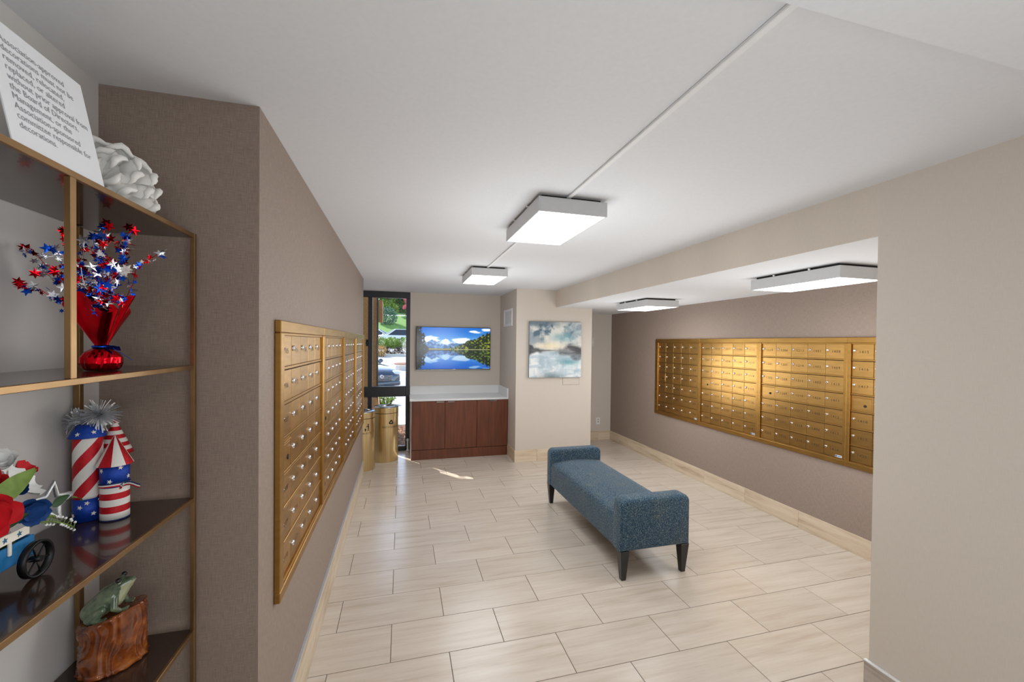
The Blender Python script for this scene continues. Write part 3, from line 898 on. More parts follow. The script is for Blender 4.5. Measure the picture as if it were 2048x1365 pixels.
B().box(2.294, 2.543, 3.3155, 3.318, 1.077, 1.326, 0.001, 1).build('cover', M_BEIGE, ap)
ou = thing('wall_outlet', (3.353, 4.288, 0.275), 'white wall outlet low in the alcove', 'outlet')
B().box(3.318, 3.388, 4.284, 4.29, 0.275, 0.39, 0.002, 1).build('plate', M_WHITE, ou)
for z in (0.305, 0.345):
    B().box(3.340, 3.366, 4.282, 4.285, z, z + 0.028, 0.001, 1).build('socket', mat('outlet_face', (170, 168, 164), 0.5), ou)
sw = thing('wall_switch', (3.237, 4.288, 1.63), 'small pale switch plate in the alcove beside the pilaster', 'switch')
B().box(3.215, 3.255, 4.283, 4.29, 1.63, 1.775, 0.002, 1).build('plate', M_GREY, sw)
B().box(3.230, 3.240, 4.279, 4.284, 1.69, 1.715, 0.001, 1).build('toggle', M_WHITE, sw)
# ------------------------------------------------------------------ etagere
M_BRASSP = mat('antique_brass_tube', (150, 118, 80), 0.35, 0.85, var=0.12, scale=20)
M_SHELF = mat('dark_brown_board', (58, 42, 34), 0.16, var=0.18, scale=5, stretch=(3, 0.6, 1), spec=0.5, coat=0.3)
SX0, SX1, SY0, SY1 = -0.826, -0.568, -1.70, -0.728
SHZ = [1.994, 1.593, 1.185, 0.775, 0.37, 0.06]
et = thing('etagere_shelf', (-0.697, -1.214, 0), 'tall open brass shelf unit with dark brown boards at left', 'shelf')
for z in SHZ:
    B().box(SX0, SX1 - 0.009, SY0 + 0.004, SY1 - 0.002, z - 0.012, z - 0.001).build('shelf_board', M_SHELF, et)
    B().box(SX1 - 0.009, SX1, SY0, SY1, z - 0.013, z, 0.001, 1).build('edge_bar', M_BRASSP, et)
PX, PY = 0.011, 0.014
for (x0, y0) in ((SX1 - PX, SY1 - 0.012), (SX1 - PX, SY0), (SX0 - 0.002, SY0)):
    B().box(x0, x0 + PX + 0.001, y0, y0 + PY, 0.0, 1.995, 0.001, 1).build('post', M_BRASSP, et)
B().box(SX0 - 0.002, SX0 + 0.012, -0.800, -0.784, 0.0, 1.980, 0.001, 1).build('post', M_BRASSP, et)
B().box(SX1 - PX, SX1 + 0.0005, -1.225, -1.210, 1.593, 1.981, 0.001, 1).build('post', M_BRASSP, et)

# ---- sign on the top shelf
M_PAPER = mat('white_card', (238, 240, 244), 0.55, var=0.01)
M_TXT = mat('grey_print', (146, 146, 152), 0.7, var=0.05)
Z1 = SHZ[0]
sg = thing('notice_sign', (-0.577, -1.2225, Z1), 'white notice card with printed lines standing on the top shelf', 'sign')
lean = math.radians(11.2)
sw_, sh_ = 0.218, 0.220
Rl = Matrix.Rotation(-lean, 3, 'Y')
def sgp(u, v, d):                                              # u right (along +y), v up, d out (+x)
    return Rl @ Vector((d, u, v))
b = B().box(-0.003, 0.0, -sw_ / 2, sw_ / 2, 0, sh_, 0.0006, 1)
for v in b.bm.verts: v.co = Rl @ v.co
me = b.mesh(M_PAPER); link('card', me, sg)
b = B().box(-0.05, -0.047, -0.03, 0.03, 0, 0.12, 0.0006, 1)
link('easel_back', b.mesh(M_PAPER), sg)
txt = 'Association-approved\ndecorations must not be\nremoved, relocated,\nreplaced, or altered\nwithout prior approval from\nthe Board of Directors,\nManagement, or the\nAssociation-sponsored\ncommittee responsible for\ndecorations.'
me = font_mesh(txt, 0.0160, 0, 'LEFT', 1.0, 1.02)
for v in me.vertices:
    v.co = sgp(-sw_ / 2 + 0.022 + v.co.x, sh_ - 0.037 + v.co.y, 0.0006)
me.materials.clear(); me.materials.append(M_TXT); link('lettering', me, sg)

# ---- tissue pom-poms
M_TISS = mat('white_tissue', (240, 238, 234), 0.8, var=0.05, scale=40, bmp=0.2)
def pom(c, R, seed, label):
    rd = random.Random(seed)
    t = thing('tissue_pompom', (c[0], c[1], Z1), label, 'decoration', 'white tissue pompoms on the top shelf')
    for k in range(46):
        g = PI * (3 - math.sqrt(5)) * k
        zz = 1 - 1.55 * (k + 0.5) / 46
        rr = math.sqrt(max(0, 1 - zz * zz))
        n = Vector((rr * math.cos(g), rr * math.sin(g), zz)).normalized()
        a = n.orthogonal().normalized(); bb = n.cross(a)
        b = B()
        w = R * 0.34
        grid = []
        for i in range(5):
            row = []
            for j in range(7):
                u = -1 + 2 * j / 6; v = i / 4
                rad = R * (0.35 + 0.65 * v) * (1 + 0.04 * rd.uniform(-1, 1) * v)
                bulge = 0.16 * R * math.sin(v * PI * 0.9)
                p = n * (rad - 0.10 * R * u * u * v) + a * (u * w * (0.25 + 0.75 * math.sin(PI * (0.15 + 0.6 * v)))) + bb * (bulge + 0.05 * R * math.cos(u * 3))
                pp = Vector(c) + p; pp.z = max(pp.z, Z1 + 0.012)
                row.append(b.bm.verts.new(pp))
            grid.append(row)
        tipw = []
        for i in range(4):
            for j in range(6):
                f = b.bm.faces.new((grid[i][j], grid[i][j + 1], grid[i + 1][j + 1], grid[i + 1][j])); f.smooth = True
        # rolled scallop at the tip
        b.tube([v.co.copy() for v in grid[4]], [R * 0.02, R * 0.05, R * 0.075, R * 0.085, R * 0.075, R * 0.05, R * 0.02], 6)
        b.build('petal', M_TISS, t)
    B().sphere(c, R * 0.62, 12, 8).build('core', M_TISS, t, smooth=True)
    return t
pom((-0.694, -0.905, Z1 + 0.072), 0.105, 1, 'white ruffled tissue pompom behind the notice card, by the dark wall')
pom((-0.652, -1.462, Z1 + 0.07), 0.092, 2, 'white tissue pompom left of the notice card, at the picture edge')

# ---- red foil centrepiece with star sprays
M_REDF = mat('red_foil', (205, 12, 28), 0.16, 1.0, var=0.25, scale=30)
M_BLUF = mat('blue_foil', (18, 78, 200), 0.2, 0.9, var=0.2, scale=30)
M_SILF = mat('silver_foil', (232, 234, 240), 0.22, 0.9, var=0.08, scale=30)
Z2 = SHZ[1]
FC = Vector((-0.678, -0.950, Z2))
fo = thing('foil_centerpiece', FC, 'red foil wrapped centerpiece with red, silver and blue star sprays', 'centerpiece')
b = B()
def crum(r, z, a):
    n = mnoise.noise(Vector((math.cos(a) * 3.0, math.sin(a) * 3.0, z * 70)))
    m2 = mnoise.noise(Vector((math.cos(a) * 8, math.sin(a) * 8, z * 150 + 5)))
    return r * (1 + 0.10 * n + 0.07 * m2), z
b.lathe([(0.030, 0.0), (0.036, 0.006), (0.039, 0.018), (0.038, 0.032), (0.031, 0.045), (0.017, 0.054), (0.012, 0.058)], 40, FC, fn=crum)
o = b.build('foil_base', M_REDF, fo)
for p in o.data.polygons: p.use_smooth = (p.index % 3 == 0)
b = B()
def pleat(r, z, a):
    k = max(0, (z - 0.056) / 0.10)
    return r * (1 + 0.16 * k ** 0.5 * math.sin(a * 5 + 2 * math.sin(a * 2))), z + 0.022 * k * math.sin(a * 3 + 1.1)
b.lathe([(0.012, 0.056), (0.013, 0.064), (0.020, 0.080), (0.030, 0.104), (0.040, 0.128), (0.051, 0.152), (0.057, 0.166)], 90, FC, False, False, fn=pleat)
b.build('foil_wrap', M_REDF, fo)
b = B(); b.tube([FC + Vector((0.0155 * math.cos(a * PI / 8), 0.0155 * math.sin(a * PI / 8), 0.058)) for a in range(17)], 0.0035, 6)
b.build('ribbon', M_BLUF, fo)
def ribbon_strip(b, pts, w, upv):
    up = Vector(upv).normalized(); vs = []
    for p in pts: vs.append((b.bm.verts.new(Vector(p) - up * w / 2), b.bm.verts.new(Vector(p) + up * w / 2)))
    for i in range(len(vs) - 1):
        f = b.bm.faces.new((vs[i][0], vs[i + 1][0], vs[i + 1][1], vs[i][1])); f.smooth = True; f.material_index = b.mi
b = B()
ribbon_strip(b, [FC + Vector((0.014 + 0.006 * i, -0.01, 0.058 - 0.001 * i + 0.001 * (i % 2))) for i in range(6)], 0.012, (0, -0.5, 1))
ribbon_strip(b, [FC + Vector((0.03 + 0.008 * i, -0.012, 0.055 - 0.006 * i)) for i in range(6)], 0.0016, (0, 0, 1))
b.build('ribbon_tail', M_BLUF, fo)
rd = random.Random(12)
camright = Vector((0.965, -0.262, 0)); camfwd = Vector((0.26, 0.96, 0))
targets = [(-0.165, 0.285), (-0.145, 0.235), (-0.12, 0.195), (-0.08, 0.26), (-0.05, 0.33), (-0.01, 0.36), (0.0, 0.30), (0.03, 0.28), (0.065, 0.315), (0.10, 0.345), (0.12, 0.30), (0.165, 0.285), (0.13, 0.235), (0.10, 0.20), (0.05, 0.24), (0.02, 0.22), (0.07, 0.18), (-0.03, 0.24), (-0.10, 0.29), (0.09, 0.26), (0.045, 0.20), (-0.06, 0.20), (0.02, 0.33), (-0.02, 0.19)]
for k, (tx, tz) in enumerate(targets):
    dpt = rd.uniform(-0.09, 0.03) - 0.2 * abs(tx)
    e = FC + camright * (tx * 0.82 + 0.012) + camfwd * (-abs(dpt)) + Vector((0, 0, tz))
    e.x = max(e.x, -0.815)
    s = FC + Vector((rd.uniform(-.02, .02), rd.uniform(-.02, .02), 0.10))
    pts = []
    for i in range(13):
        u = i / 12
        p = s.lerp(e, u); p.z += 0.03 * math.sin(PI * u) * rd.uniform(0.6, 1.2)
        if tz > 0.27: p += camright * 0.012 * math.sin(u * 9 + k) * u
        pts.append(p)
    b = B(); b.mi = rd.choice((0, 1, 2)); b.tube(pts, 0.0008, 4)
    for i in range(3, 13):
        for r_ in range(3):
            b.mi = rd.choice((0, 0, 1, 1, 2, 2)) if k % 3 else rd.choice((0, 1, 2, 2))
            n = Vector((rd.uniform(-0.3, 1), rd.uniform(-1, 0.3), rd.uniform(-0.6, 0.6)))
            R_ = rd.choice((0.006, 0.007, 0.009, 0.012)) if i < 12 else 0.013
            b.star(pts[i] + Vector((rd.uniform(-1, 1), rd.uniform(-1, 1), rd.uniform(-1, 1))) * 0.009, R_, n, 0.0004, rot=rd.uniform(0, 1), n=rd.choice((5, 6)))
    b.build('star_spray', [M_REDF, M_BLUF, M_SILF], fo, recalc=False)

# ---- firework rockets
M_REDG = mat('red_glitter', (200, 20, 36), 0.35, 0.35, var=0.45, scale=900, bmp=0.4)
M_BLUG = mat('blue_glitter', (16, 66, 170), 0.35, 0.35, var=0.5, scale=900, bmp=0.4)
M_WHG = mat('white_glitter', (236, 232, 226), 0.6, var=0.06, scale=900, bmp=0.3)
M_TINS = mat('silver_tinsel', (222, 224, 228), 0.25, 0.6, var=0.1, scale=50)
M_RIBW = mat('ribbon_white', (238, 236, 232), 0.7, var=0.03)
M_NAVY = mat('ribbon_navy', (26, 46, 96), 0.6, var=0.06)
Z3 = SHZ[2]
fw = thing('firework_centerpiece', (-0.735, -0.83, Z3), 'cluster of red, white and blue glitter firework rockets with silver tinsel', 'centerpiece')
c1 = (-0.7705, -0.842, Z3)
def stars_on(b, c, r, spots, R_=0.0062):
    for (a, z) in spots:
        n = Vector((math.cos(a), math.sin(a), 0))
        b.star(Vector(c) + n * (r + 0.0006) + Vector((0, 0, z)), R_, n, 0.0008, rot=0.4 * a)
CA = -1.05                                                     # direction facing the camera
r1 = 0.0305
B().lathe([(r1, 0), (r1, 0.060)], 36, c1).build('tube_base', M_BLUG, fw)
b = B(); stars_on(b, c1, r1, [(CA - 0.5, 0.040), (CA + 0.35, 0.020), (CA - 1.1, 0.018), (CA + 0.9, 0.045), (CA - 0.05, 0.050)]); b.build('star_dots', M_WHG, fw)
b = B(); b.lathe([(r1 - 0.0005, 0.060 + 0.165 * i / 24) for i in range(25)], 48, c1, twist=lambda z: 13.5 * z * 1.0 * 2, mats=lambda i, j: (j // 8) % 2)
b.build('striped_tube', [M_REDG, M_WHG], fw)
b = B(); b.lathe([(r1 + 0.008, 0.222), (r1 + 0.0075, 0.224), (r1 - 0.004, 0.246), (r1 - 0.010, 0.256)], 36, c1); b.build('collar', M_BLUG, fw)
b = B()
for a, z in ((CA + 0.35, 0.237), (CA - 0.6, 0.234), (CA + 1.1, 0.24)):
    n = Vector((math.cos(a), math.sin(a), 0.5)); b.star(Vector(c1) + Vector((math.cos(a), math.sin(a), 0)) * (r1 + 0.003) + Vector((0, 0, z)), 0.006, n, 0.001)
b.build('star_dots', M_WHG, fw)
b = B(); rd = random.Random(4)
for cx_, cz_, n_, L in ((-0.026, 0.258, 300, 0.050), (0.030, 0.278, 300, 0.050), (0.0, 0.266, 120, 0.038)):
    cc = Vector(c1) + camright * cx_ + Vector((0, 0, cz_))
    for _ in range(n_):
        d = Vector((rd.gauss(0, 1), rd.gauss(0, 1), rd.gauss(0, 0.75))).normalized()
        d = (d + camright * (0.35 if cx_ > 0 else -0.35) + Vector((0, 0, -0.1 if cx_ < 0 else 0.15))).normalized()
        w = d.orthogonal().normalized() * 0.0011
        l = L * rd.uniform(0.5, 1.0); w2 = d.cross(w).normalized() * 0.0003
        e = cc + d * l
        e.x = max(e.x, -0.806)
        m_ = cc + d * l * 0.5 + Vector((0, 0, 0.003))
        for q0, q1 in ((cc, m_), (m_, e)):
            f = b.bm.faces.new([b.bm.verts.new(p) for p in (q0 - w, q0 + w, q1 + w + w2, q1 - w + w2)])
b.build('tinsel', M_TINS, fw, recalc=False, label='silver tinsel burst')
c2 = (-0.7065, -0.850, Z3); r2 = 0.0305
b = B(); b.lathe([(r2 + 0.0005, 0.0), (r2 + 0.0005, 0.003)], 36, c2); b.build('foot_ring', M_NAVY, fw)
zs = [0.003, 0.020, 0.020, 0.040, 0.040, 0.057, 0.057, 0.072, 0.072, 0.086]
b = B(); b.lathe([(r2, z) for z in [0.003, 0.020, 0.038, 0.056, 0.073, 0.088]], 36, c2, mats=lambda i, j: (i + 1) % 2); b.build('striped_tube', [M_REDG, M_WHG], fw)
B().lathe([(r2, 0.088), (r2, 0.150)], 36, c2).build('starred_tube', M_BLUG, fw)
b = B(); stars_on(b, c2, r2, [(CA - 0.35, 0.106), (CA + 0.35, 0.140), (CA - 1.0, 0.135), (CA + 1.0, 0.112)]); b.build('star_dots', M_WHG, fw)
b = B(); b.lathe([(0.039, 0.146), (0.0385, 0.147), (0.0008, 0.226)], 40, c2, mats=lambda i, j: ((j + 3) // 5) % 2, cap0=True); b.build('cone', [M_REDG, M_WHG], fw)
c3 = (-0.744, -0.782, Z3)
B().lathe([(0.028, 0), (0.028, 0.165)], 32, c3).build('tube', M_REDG, fw)
b = B(); n_ = 9
b.lathe([(0.040 * (1 - i / n_) + 0.0008, 0.160 + 0.098 * i / n_) for i in range(n_ + 1)], 36, c3, mats=lambda i, j: i % 2, cap0=True); b.build('cone', [M_REDG, M_WHG], fw)
def tri_ribbon(pts, upv, name='ribbon'):
    o_ = None
    b = B()
    up = Vector(upv).normalized()
    for s, mi in ((-1, 0), (0, 1), (1, 2)):
        b.mi = mi
        ribbon_strip(b, [Vector(p) + up * s * 0.0036 for p in pts], 0.0036, upv)
    return b.build(name, [M_REDG, M_RIBW, M_NAVY], fw, recalc=False)
kn = Vector(c2) + Vector((math.cos(CA + 0.55), math.sin(CA + 0.55), 0)) * (r2 + 0.004) + Vector((0, 0, 0.094))
ring = []
for i in range(25):
    a = CA + 0.55 + 2 * PI * i / 24
    ring.append(Vector(c2) + Vector((math.cos(a), math.sin(a), 0)) * (r2 + 0.0015) + Vector((0, 0, 0.092 + 0.004 * math.cos(a - CA))))
tri_ribbon(ring, (0, 0, 1))
loop = [kn + camright * (-0.062 * math.sin(PI * i / 10)) * 1.0 + Vector((0, 0, -0.004 + 0.014 * math.sin(2 * PI * i / 10) * -1)) - camfwd * 0.006 for i in range(11)]
tri_ribbon(loop, (0, 0.3, 1), 'bow_loop')
tri_ribbon([kn + camright * 0.009 * i + Vector((0, 0, 0.004 * math.sin(i * 0.9))) - camfwd * 0.003 for i in range(6)], (0, 0.2, 1), 'bow_tail')
tri_ribbon([kn + camright * (-0.012 * i) + Vector((0, 0, -0.0075 * i)) - camfwd * (0.006 + 0.001 * i) for i in range(6)], (0.3, 0, 1), 'bow_tail')
B().sphere(kn, 0.005, 10, 6).build('bow_knot', M_RIBW, fw, smooth=True)

# ---- flower wagon
M_WAG = mat('blue_painted_wood', (22, 112, 170), 0.5, var=0.12, scale=20, stretch=(1, 8, 1))
M_IRON = mat('black_iron', (24, 24, 26), 0.4, 0.5, var=0.2)
M_PW = mat('white_petal', (236, 236, 234), 0.7, var=0.05, scale=60)
M_PR = mat('red_petal', (206, 22, 34), 0.7, var=0.12, scale=60)
M_PB = mat('blue_petal', (16, 66, 130), 0.75, var=0.15, scale=60)
M_LEAF = mat('green_leaf', (104, 132, 44), 0.6, var=0.2, scale=60)
M_LEAFD = mat('dark_leaf', (42, 74, 40), 0.6, var=0.2, scale=60)
M_CARD = mat('cream_trim', (238, 232, 218), 0.7, var=0.04)
M_STAR = mat('teal_print', (40, 104, 140), 0.6, var=0.05)
wg = thing('flower_wagon', (-0.735, -1.26, Z3), 'small blue wooden wagon of red, white and blue artificial flowers', 'decoration')
WX0, WX1, WY0, WY1 = -0.80, -0.692, -1.44, -1.124
def wbox(nm, *a, m=M_WAG, bev=0.0015): return B().box(*a, bev=bev, seg=1).build(nm, m, wg)
wbox('bottom', WX0, WX1, WY0, WY1, Z3 + 0.036, Z3 + 0.042)
wbox('side_board', WX1 - 0.005, WX1, WY0, WY1, Z3 + 0.040, Z3 + 0.078); wbox('side_board', WX0, WX0 + 0.005, WY0, WY1, Z3 + 0.040, Z3 + 0.078)
wbox('end_board', WX0 + 0.005, WX1 - 0.005, WY1 - 0.005, WY1, Z3 + 0.040, Z3 + 0.078); wbox('end_board', WX0 + 0.005, WX1 - 0.005, WY0, WY0 + 0.005, Z3 + 0.040, Z3 + 0.078)
tr_ = wbox('star_trim', WX1 + 0.004, WX1 + 0.006, WY0, WY1 - 0.022, Z3 + 0.088, Z3 + 0.106, m=M_CARD, bev=0)
for i in range(9):
    b = B(); b.star((WX1 + 0.0065, WY1 - 0.045 - i * 0.031, Z3 + 0.097), 0.0062, (1, 0, 0), 0.0006); b.build('trim_star', M_STAR, tr_)
for yy in (WY1 - 0.06, WY0 + 0.04):
    wbox('trim_stake', WX1 - 0.001, WX1 + 0.004, yy - 0.003, yy + 0.003, Z3 + 0.06, Z3 + 0.1, m=M_CARD)
def wheel(x, y, s):
    R_ = 0.0365
    w = B()
    prof = [(R_ - 0.005, -0.006), (R_, -0.006), (R_, 0.006), (R_ - 0.005, 0.006), (R_ - 0.005, -0.006)]
    w.lathe(prof, 36, (0, 0, 0), False, False)
    for k in range(6):
        a = k * PI / 3 + 0.3
        w.tube([(0.004 * math.cos(a), 0.004 * math.sin(a), 0), ((R_ - 0.004) * math.cos(a), (R_ - 0.004) * math.sin(a), 0)], 0.0016, 6)
    w.lathe([(0.006, -0.009), (0.006, 0.009)], 14)
    bmesh.ops.rotate(w.bm, verts=w.bm.verts[:], cent=(0, 0, 0), matrix=Matrix.Rotation(PI / 2, 3, 'Y'))
    bmesh.ops.translate(w.bm, verts=w.bm.verts[:], vec=(x, y, Z3 + R_))
    w.build('wheel', M_IRON, wg)
for (y, nm) in ((-1.152, 'f'), (-1.40, 'r')):
    wheel(-0.671, y, 1); wheel(-0.812, y, -1)
    B().tube([(-0.812, y, Z3 + 0.0365), (-0.671, y, Z3 + 0.0365)], 0.003, 8).build('axle', M_IRON, wg)
def petal(b, base, d, up, L, W, curl=0.3, cup=0.25, fold=0.0, blunt=False):
    d = Vector(d).normalized(); s = d.cross(Vector(up)).normalized(); u = s.cross(d).normalized()
    nv, nu = 7, 5
    g = []
    for i in range(nv):
        v = i / (nv - 1)
        w = W * (math.sin(PI * min(1, (0.06 + 0.90 * v) ** 0.75)) + 0.04)
        if blunt: w = W * math.sqrt(max(0.02, 1 - ((v - 0.58) / 0.56) ** 2))
        row = []
        for j in range(nu):
            t_ = -1 + 2 * j / (nu - 1)
            p = Vector(base) + d * (L * v) + s * (w * t_ * 0.5) + u * (curl * L * v * v + cup * W * t_ * t_ * 0.6 + fold * W * abs(t_))
            row.append(b.bm.verts.new(p))
        g.append(row)
    for i in range(nv - 1):
        for j in range(nu - 1):
            f = b.bm.faces.new((g[i][j], g[i][j + 1], g[i + 1][j + 1], g[i + 1][j])); f.smooth = True; f.material_index = b.mi
def flower(c, nrm, R_, n, m, rows=2, seed=0, open_=0.5, name='flower'):
    rd = random.Random(seed)
    nrm = Vector(nrm).normalized(); a = nrm.orthogonal().normalized(); bb = nrm.cross(a)
    fl = B(); fl.sphere(c, R_ * 0.14, 8, 6); fo_ = fl.build('flower', m, wg, smooth=True)
    for r_ in range(rows):
        for k in range(n):
            t_ = 2 * PI * (k + 0.5 * r_) / n + rd.uniform(-0.1, 0.1)
            rad = a * math.cos(t_) + bb * math.sin(t_)
            op = open_ + 0.5 * r_ 
            d = rad + nrm * op
            pb = B(); petal(pb, Vector(c) + rad * R_ * 0.06, d, nrm, R_ * (1 - 0.15 * r_), R_ * 0.92, curl=-0.05 + 0.25 * rd.random(), cup=0.30, blunt=True)
            pb.build('petal', m, fo_, recalc=False)
V3 = lambda *a: Vector(a)
flower((-0.682, -1.156, 1.322), (0.85, -0.5, 0.0), 0.032, 5, M_PB, 2, 1, 0.6)
flower((-0.705, -1.148, 1.362), (0.6, -0.6, 0.5), 0.024, 4, M_PB, 2, 2, 1.2)
flower((-0.690, -1.238, 1.345), (0.7, -0.7, 0.1), 0.048, 5, M_PR, 2, 3, 0.5)
flower((-0.720, -1.190, 1.385), (0.4, -0.7, 0.6), 0.034, 5, M_PR, 2, 9, 0.6)
flower((-0.735, -1.118, 1.362), (0.7, 0.25, 0.5), 0.046, 5, M_PW, 1, 4, 0.35)
flower((-0.745, -1.135, 1.402), (0.3, -0.4, 0.8), 0.040, 5, M_PW, 2, 5, 0.9)
flower((-0.765, -1.060, 1.372), (0.6, 0.1, 0.6), 0.028, 5, M_PR, 1, 6, 0.8)
flower((-0.71, -1.31, 1.35), (0.4, -0.8, 0.3), 0.05, 5, M_PR, 2, 7, 0.5)
flower((-0.74, -1.33, 1.40), (0.2, -0.8, 0.5), 0.05, 5, M_PW, 2, 8, 0.5)
flower((-0.725, -1.185, 1.290), (0.9, -0.4, 0.1), 0.028, 5, M_PW, 1, 10, 0.3)
b = B(); petal(b, (-0.676, -1.240, 1.368), V3(0, 0.092, 0.036), V3(1, -0.3, 0.3), 0.100, 0.036, 0.0, 0.1); b.build('leaf', M_LEAF, wg, recalc=False, label='broad green leaf')
b = B(); petal(b, (-0.680, -1.235, 1.318), V3(0, 1, -0.05), V3(1, -0.2, 0.6), 0.055, 0.022); b.build('leaf', M_LEAFD, wg, recalc=False)
b = B(); petal(b, (-0.690, -1.085, 1.305), V3(0, 1, 0.35), V3(1, -0.3, 0), 0.034, 0.020); b.build('leaf', M_LEAFD, wg, recalc=False)
b = B(); petal(b, (-0.690, -1.025, 1.300), V3(0.1, 1, -0.1), V3(0.4, 0, 1), 0.034, 0.012, -0.5); b.build('leaf', M_LEAF, wg, recalc=False)
b = B(); b.tube([(-0.695, -1.12, 1.31), (-0.69, -1.07, 1.305), (-0.69, -1.02, 1.300)], 0.0008, 5); b.build('twig', M_LEAFD, wg)
# silver glitter star outline
b = B(); sc = V3(-0.710, -1.060, 1.302); pts = []
for k in range(11):
    a = 0.15 + PI * k / 5
    rr = 0.046 if k % 2 == 0 else 0.020
    pts.append(sc + V3(0.25, 0.95, 0) * rr * math.cos(a) + Vector((0, 0, rr * math.sin(a))))
b.tube(pts, 0.0056, 8); b.build('silver_star', mat('silver_glitter', (216, 220, 222), 0.3, 0.7, var=0.3, scale=700, bmp=0.4), wg)
# berry sprig
b = B(); rd = random.Random(8)
stem = [V3(-0.685, -1.12, 1.284).lerp(V3(-0.682, -1.035, 1.236), i / 9) + V3(0, 0, 0.006 * math.sin(i * 0.35)) for i in range(10)]
b.tube(stem, 0.0014, 6)
ber = B()
for i in range(1, 10):
    for s_ in (-1, 1):
        tip = stem[i] + V3(0.004 * rd.uniform(-1, 1), 0.007, s_ * 0.009)
        b.tube([stem[i], tip], 0.0009, 5)
        (ber if i > 3 or s_ < 0 else b).sphere(tip, 0.0028, 8, 6)
sp_ = b.build('sprig', M_LEAF, wg); ber.build('berries', M_PW, sp_, smooth=True)
# moss filling the box
b = B()
rd = random.Random(5)
for i in range(60):
    b.sphere((rd.uniform(WX0 + 0.02, WX1 - 0.02), rd.uniform(WY0 + 0.02, WY1 - 0.02), Z3 + rd.uniform(0.055, 0.085)), rd.uniform(0.008, 0.016), 6, 4)
b.build('moss', M_LEAFD, wg)
for i in range(10):                                            # stems
    u = rd.uniform(-0.10, 0.05)
    B().tube([(-0.75 + rd.uniform(-.02, .02), -1.25 + u * 0.8, Z3 + 0.06), (-0.72, -1.2 + u, Z3 + rd.uniform(0.11, 0.17))], 0.0014, 5).build('stem', M_LEAFD, wg)

# ---- ceramic frog on a stump
M_STUMP, nt, b_ = newmat('glazed_brown_bark')
v_ = coords(nt, (1, 1, 1)); f_ = noise(nt, v_, 26, 3, 0.6)
nt.links.new(ramp(nt, [(0.3, s2l((78, 34, 14))), (0.55, s2l((140, 70, 26))), (0.75, s2l((178, 108, 46)))], f_), b_.inputs['Base Color'])
b_.inputs['Roughness'].default_value = 0.14; b_.inputs['Coat Weight'].default_value = 0.5
M_FROG, nt, b_ = newmat('glazed_green')
v_ = coords(nt, (1, 1, 1)); f_ = noise(nt, v_, 34, 4, 0.6)
geo = N(nt, 'ShaderNodeNewGeometry'); spx = N(nt, 'ShaderNodeSeparateXYZ'); nt.links.new(geo.outputs['Normal'], spx.inputs[0])
cA = ramp(nt, [(0.3, s2l((62, 80, 62))), (0.5, s2l((98, 116, 92))), (0.75, s2l((138, 146, 114)))], f_)
nt.links.new(cA, b_.inputs['Base Color'])
b_.inputs['Roughness'].default_value = 0.16; b_.inputs['Coat Weight'].default_value = 0.6
M_BELLY = mat('glazed_pale', (170, 176, 142), 0.18, var=0.12, scale=30, coat=0.5)
Z4 = SHZ[3]
SC = Vector((-0.722, -0.832, Z4))
fg = thing('frog_figurine', SC, 'glazed green ceramic frog sitting on a brown tree stump', 'figurine')
def bark(r, z, a):
    sw = a * 8 + 4.0 * mnoise.noise(Vector((math.cos(a) * 1.6, math.sin(a) * 1.6, z * 14)))
    ridge = 1 - abs(math.sin(sw + 2.0 * math.sin(z * 45)))
    rr = r * (1 + 0.08 * (ridge - 0.5) + 0.05 * math.sin(a * 2 + 0.7) + 0.03 * math.sin(a * 3))
    ka = ((a - (CA + 0.42) + PI) % (2 * PI)) - PI; kd = math.hypot(ka * 0.07, (z - 0.055))
    rr += 0.006 * math.exp(-(kd / 0.018) ** 2) - 0.004 * math.exp(-((kd - 0.009) / 0.003) ** 2)
    tilt = 0.020 * math.cos(a + 0.25) * (r / 0.068) 
    return rr, z + (tilt * (z / 0.15) if z > 0.02 else 0)
b = B()
b.lathe([(0.066, 0.0), (0.071, 0.006)] + [(0.068 - 0.003 * math.sin(PI * i / 26), 0.006 + 0.132 * i / 26) for i in range(1, 27)] + [(0.064, 0.143), (0.050, 0.140), (0.02, 0.139)], 120, SC, fn=bark)
b.build('stump', M_STUMP, fg)
# frog: parts of one body fused by a voxel remesh.  local axes: x forward, y to its left, z up
b = B()
fx = Vector((0.985, 0.17, 0)).normalized(); fy = Vector((-fx.y, fx.x, 0)); fz = Vector((0, 0, 1))
FO = SC + Vector((-0.004, -0.004, 0.143))
slope = math.radians(16)
def fp(x, y, z):
    xx = x * math.cos(slope) ; zz = z + x * math.sin(slope)
    return FO + fx * xx + fy * y + fz * zz
def blob(p, q_, r0, r1, n=8):
    p, q_ = Vector(p), Vector(q_)
    for i in range(n + 1):
        t_ = i / n; b.sphere(fp(*p.lerp(q_, t_)), r0 + (r1 - r0) * t_, 12, 8)
blob((-0.034, 0, 0.022), (0.004, 0, 0.042), 0.028, 0.032)
blob((0.004, 0, 0.042), (0.026, 0, 0.060), 0.031, 0.022)
blob((0.026, 0.006, 0.064), (0.048, 0.003, 0.066), 0.017, 0.0095); blob((0.026, -0.006, 0.064), (0.048, -0.003, 0.066), 0.017, 0.0095)
blob((0.028, 0, 0.052), (0.044, 0, 0.058), 0.015, 0.009)
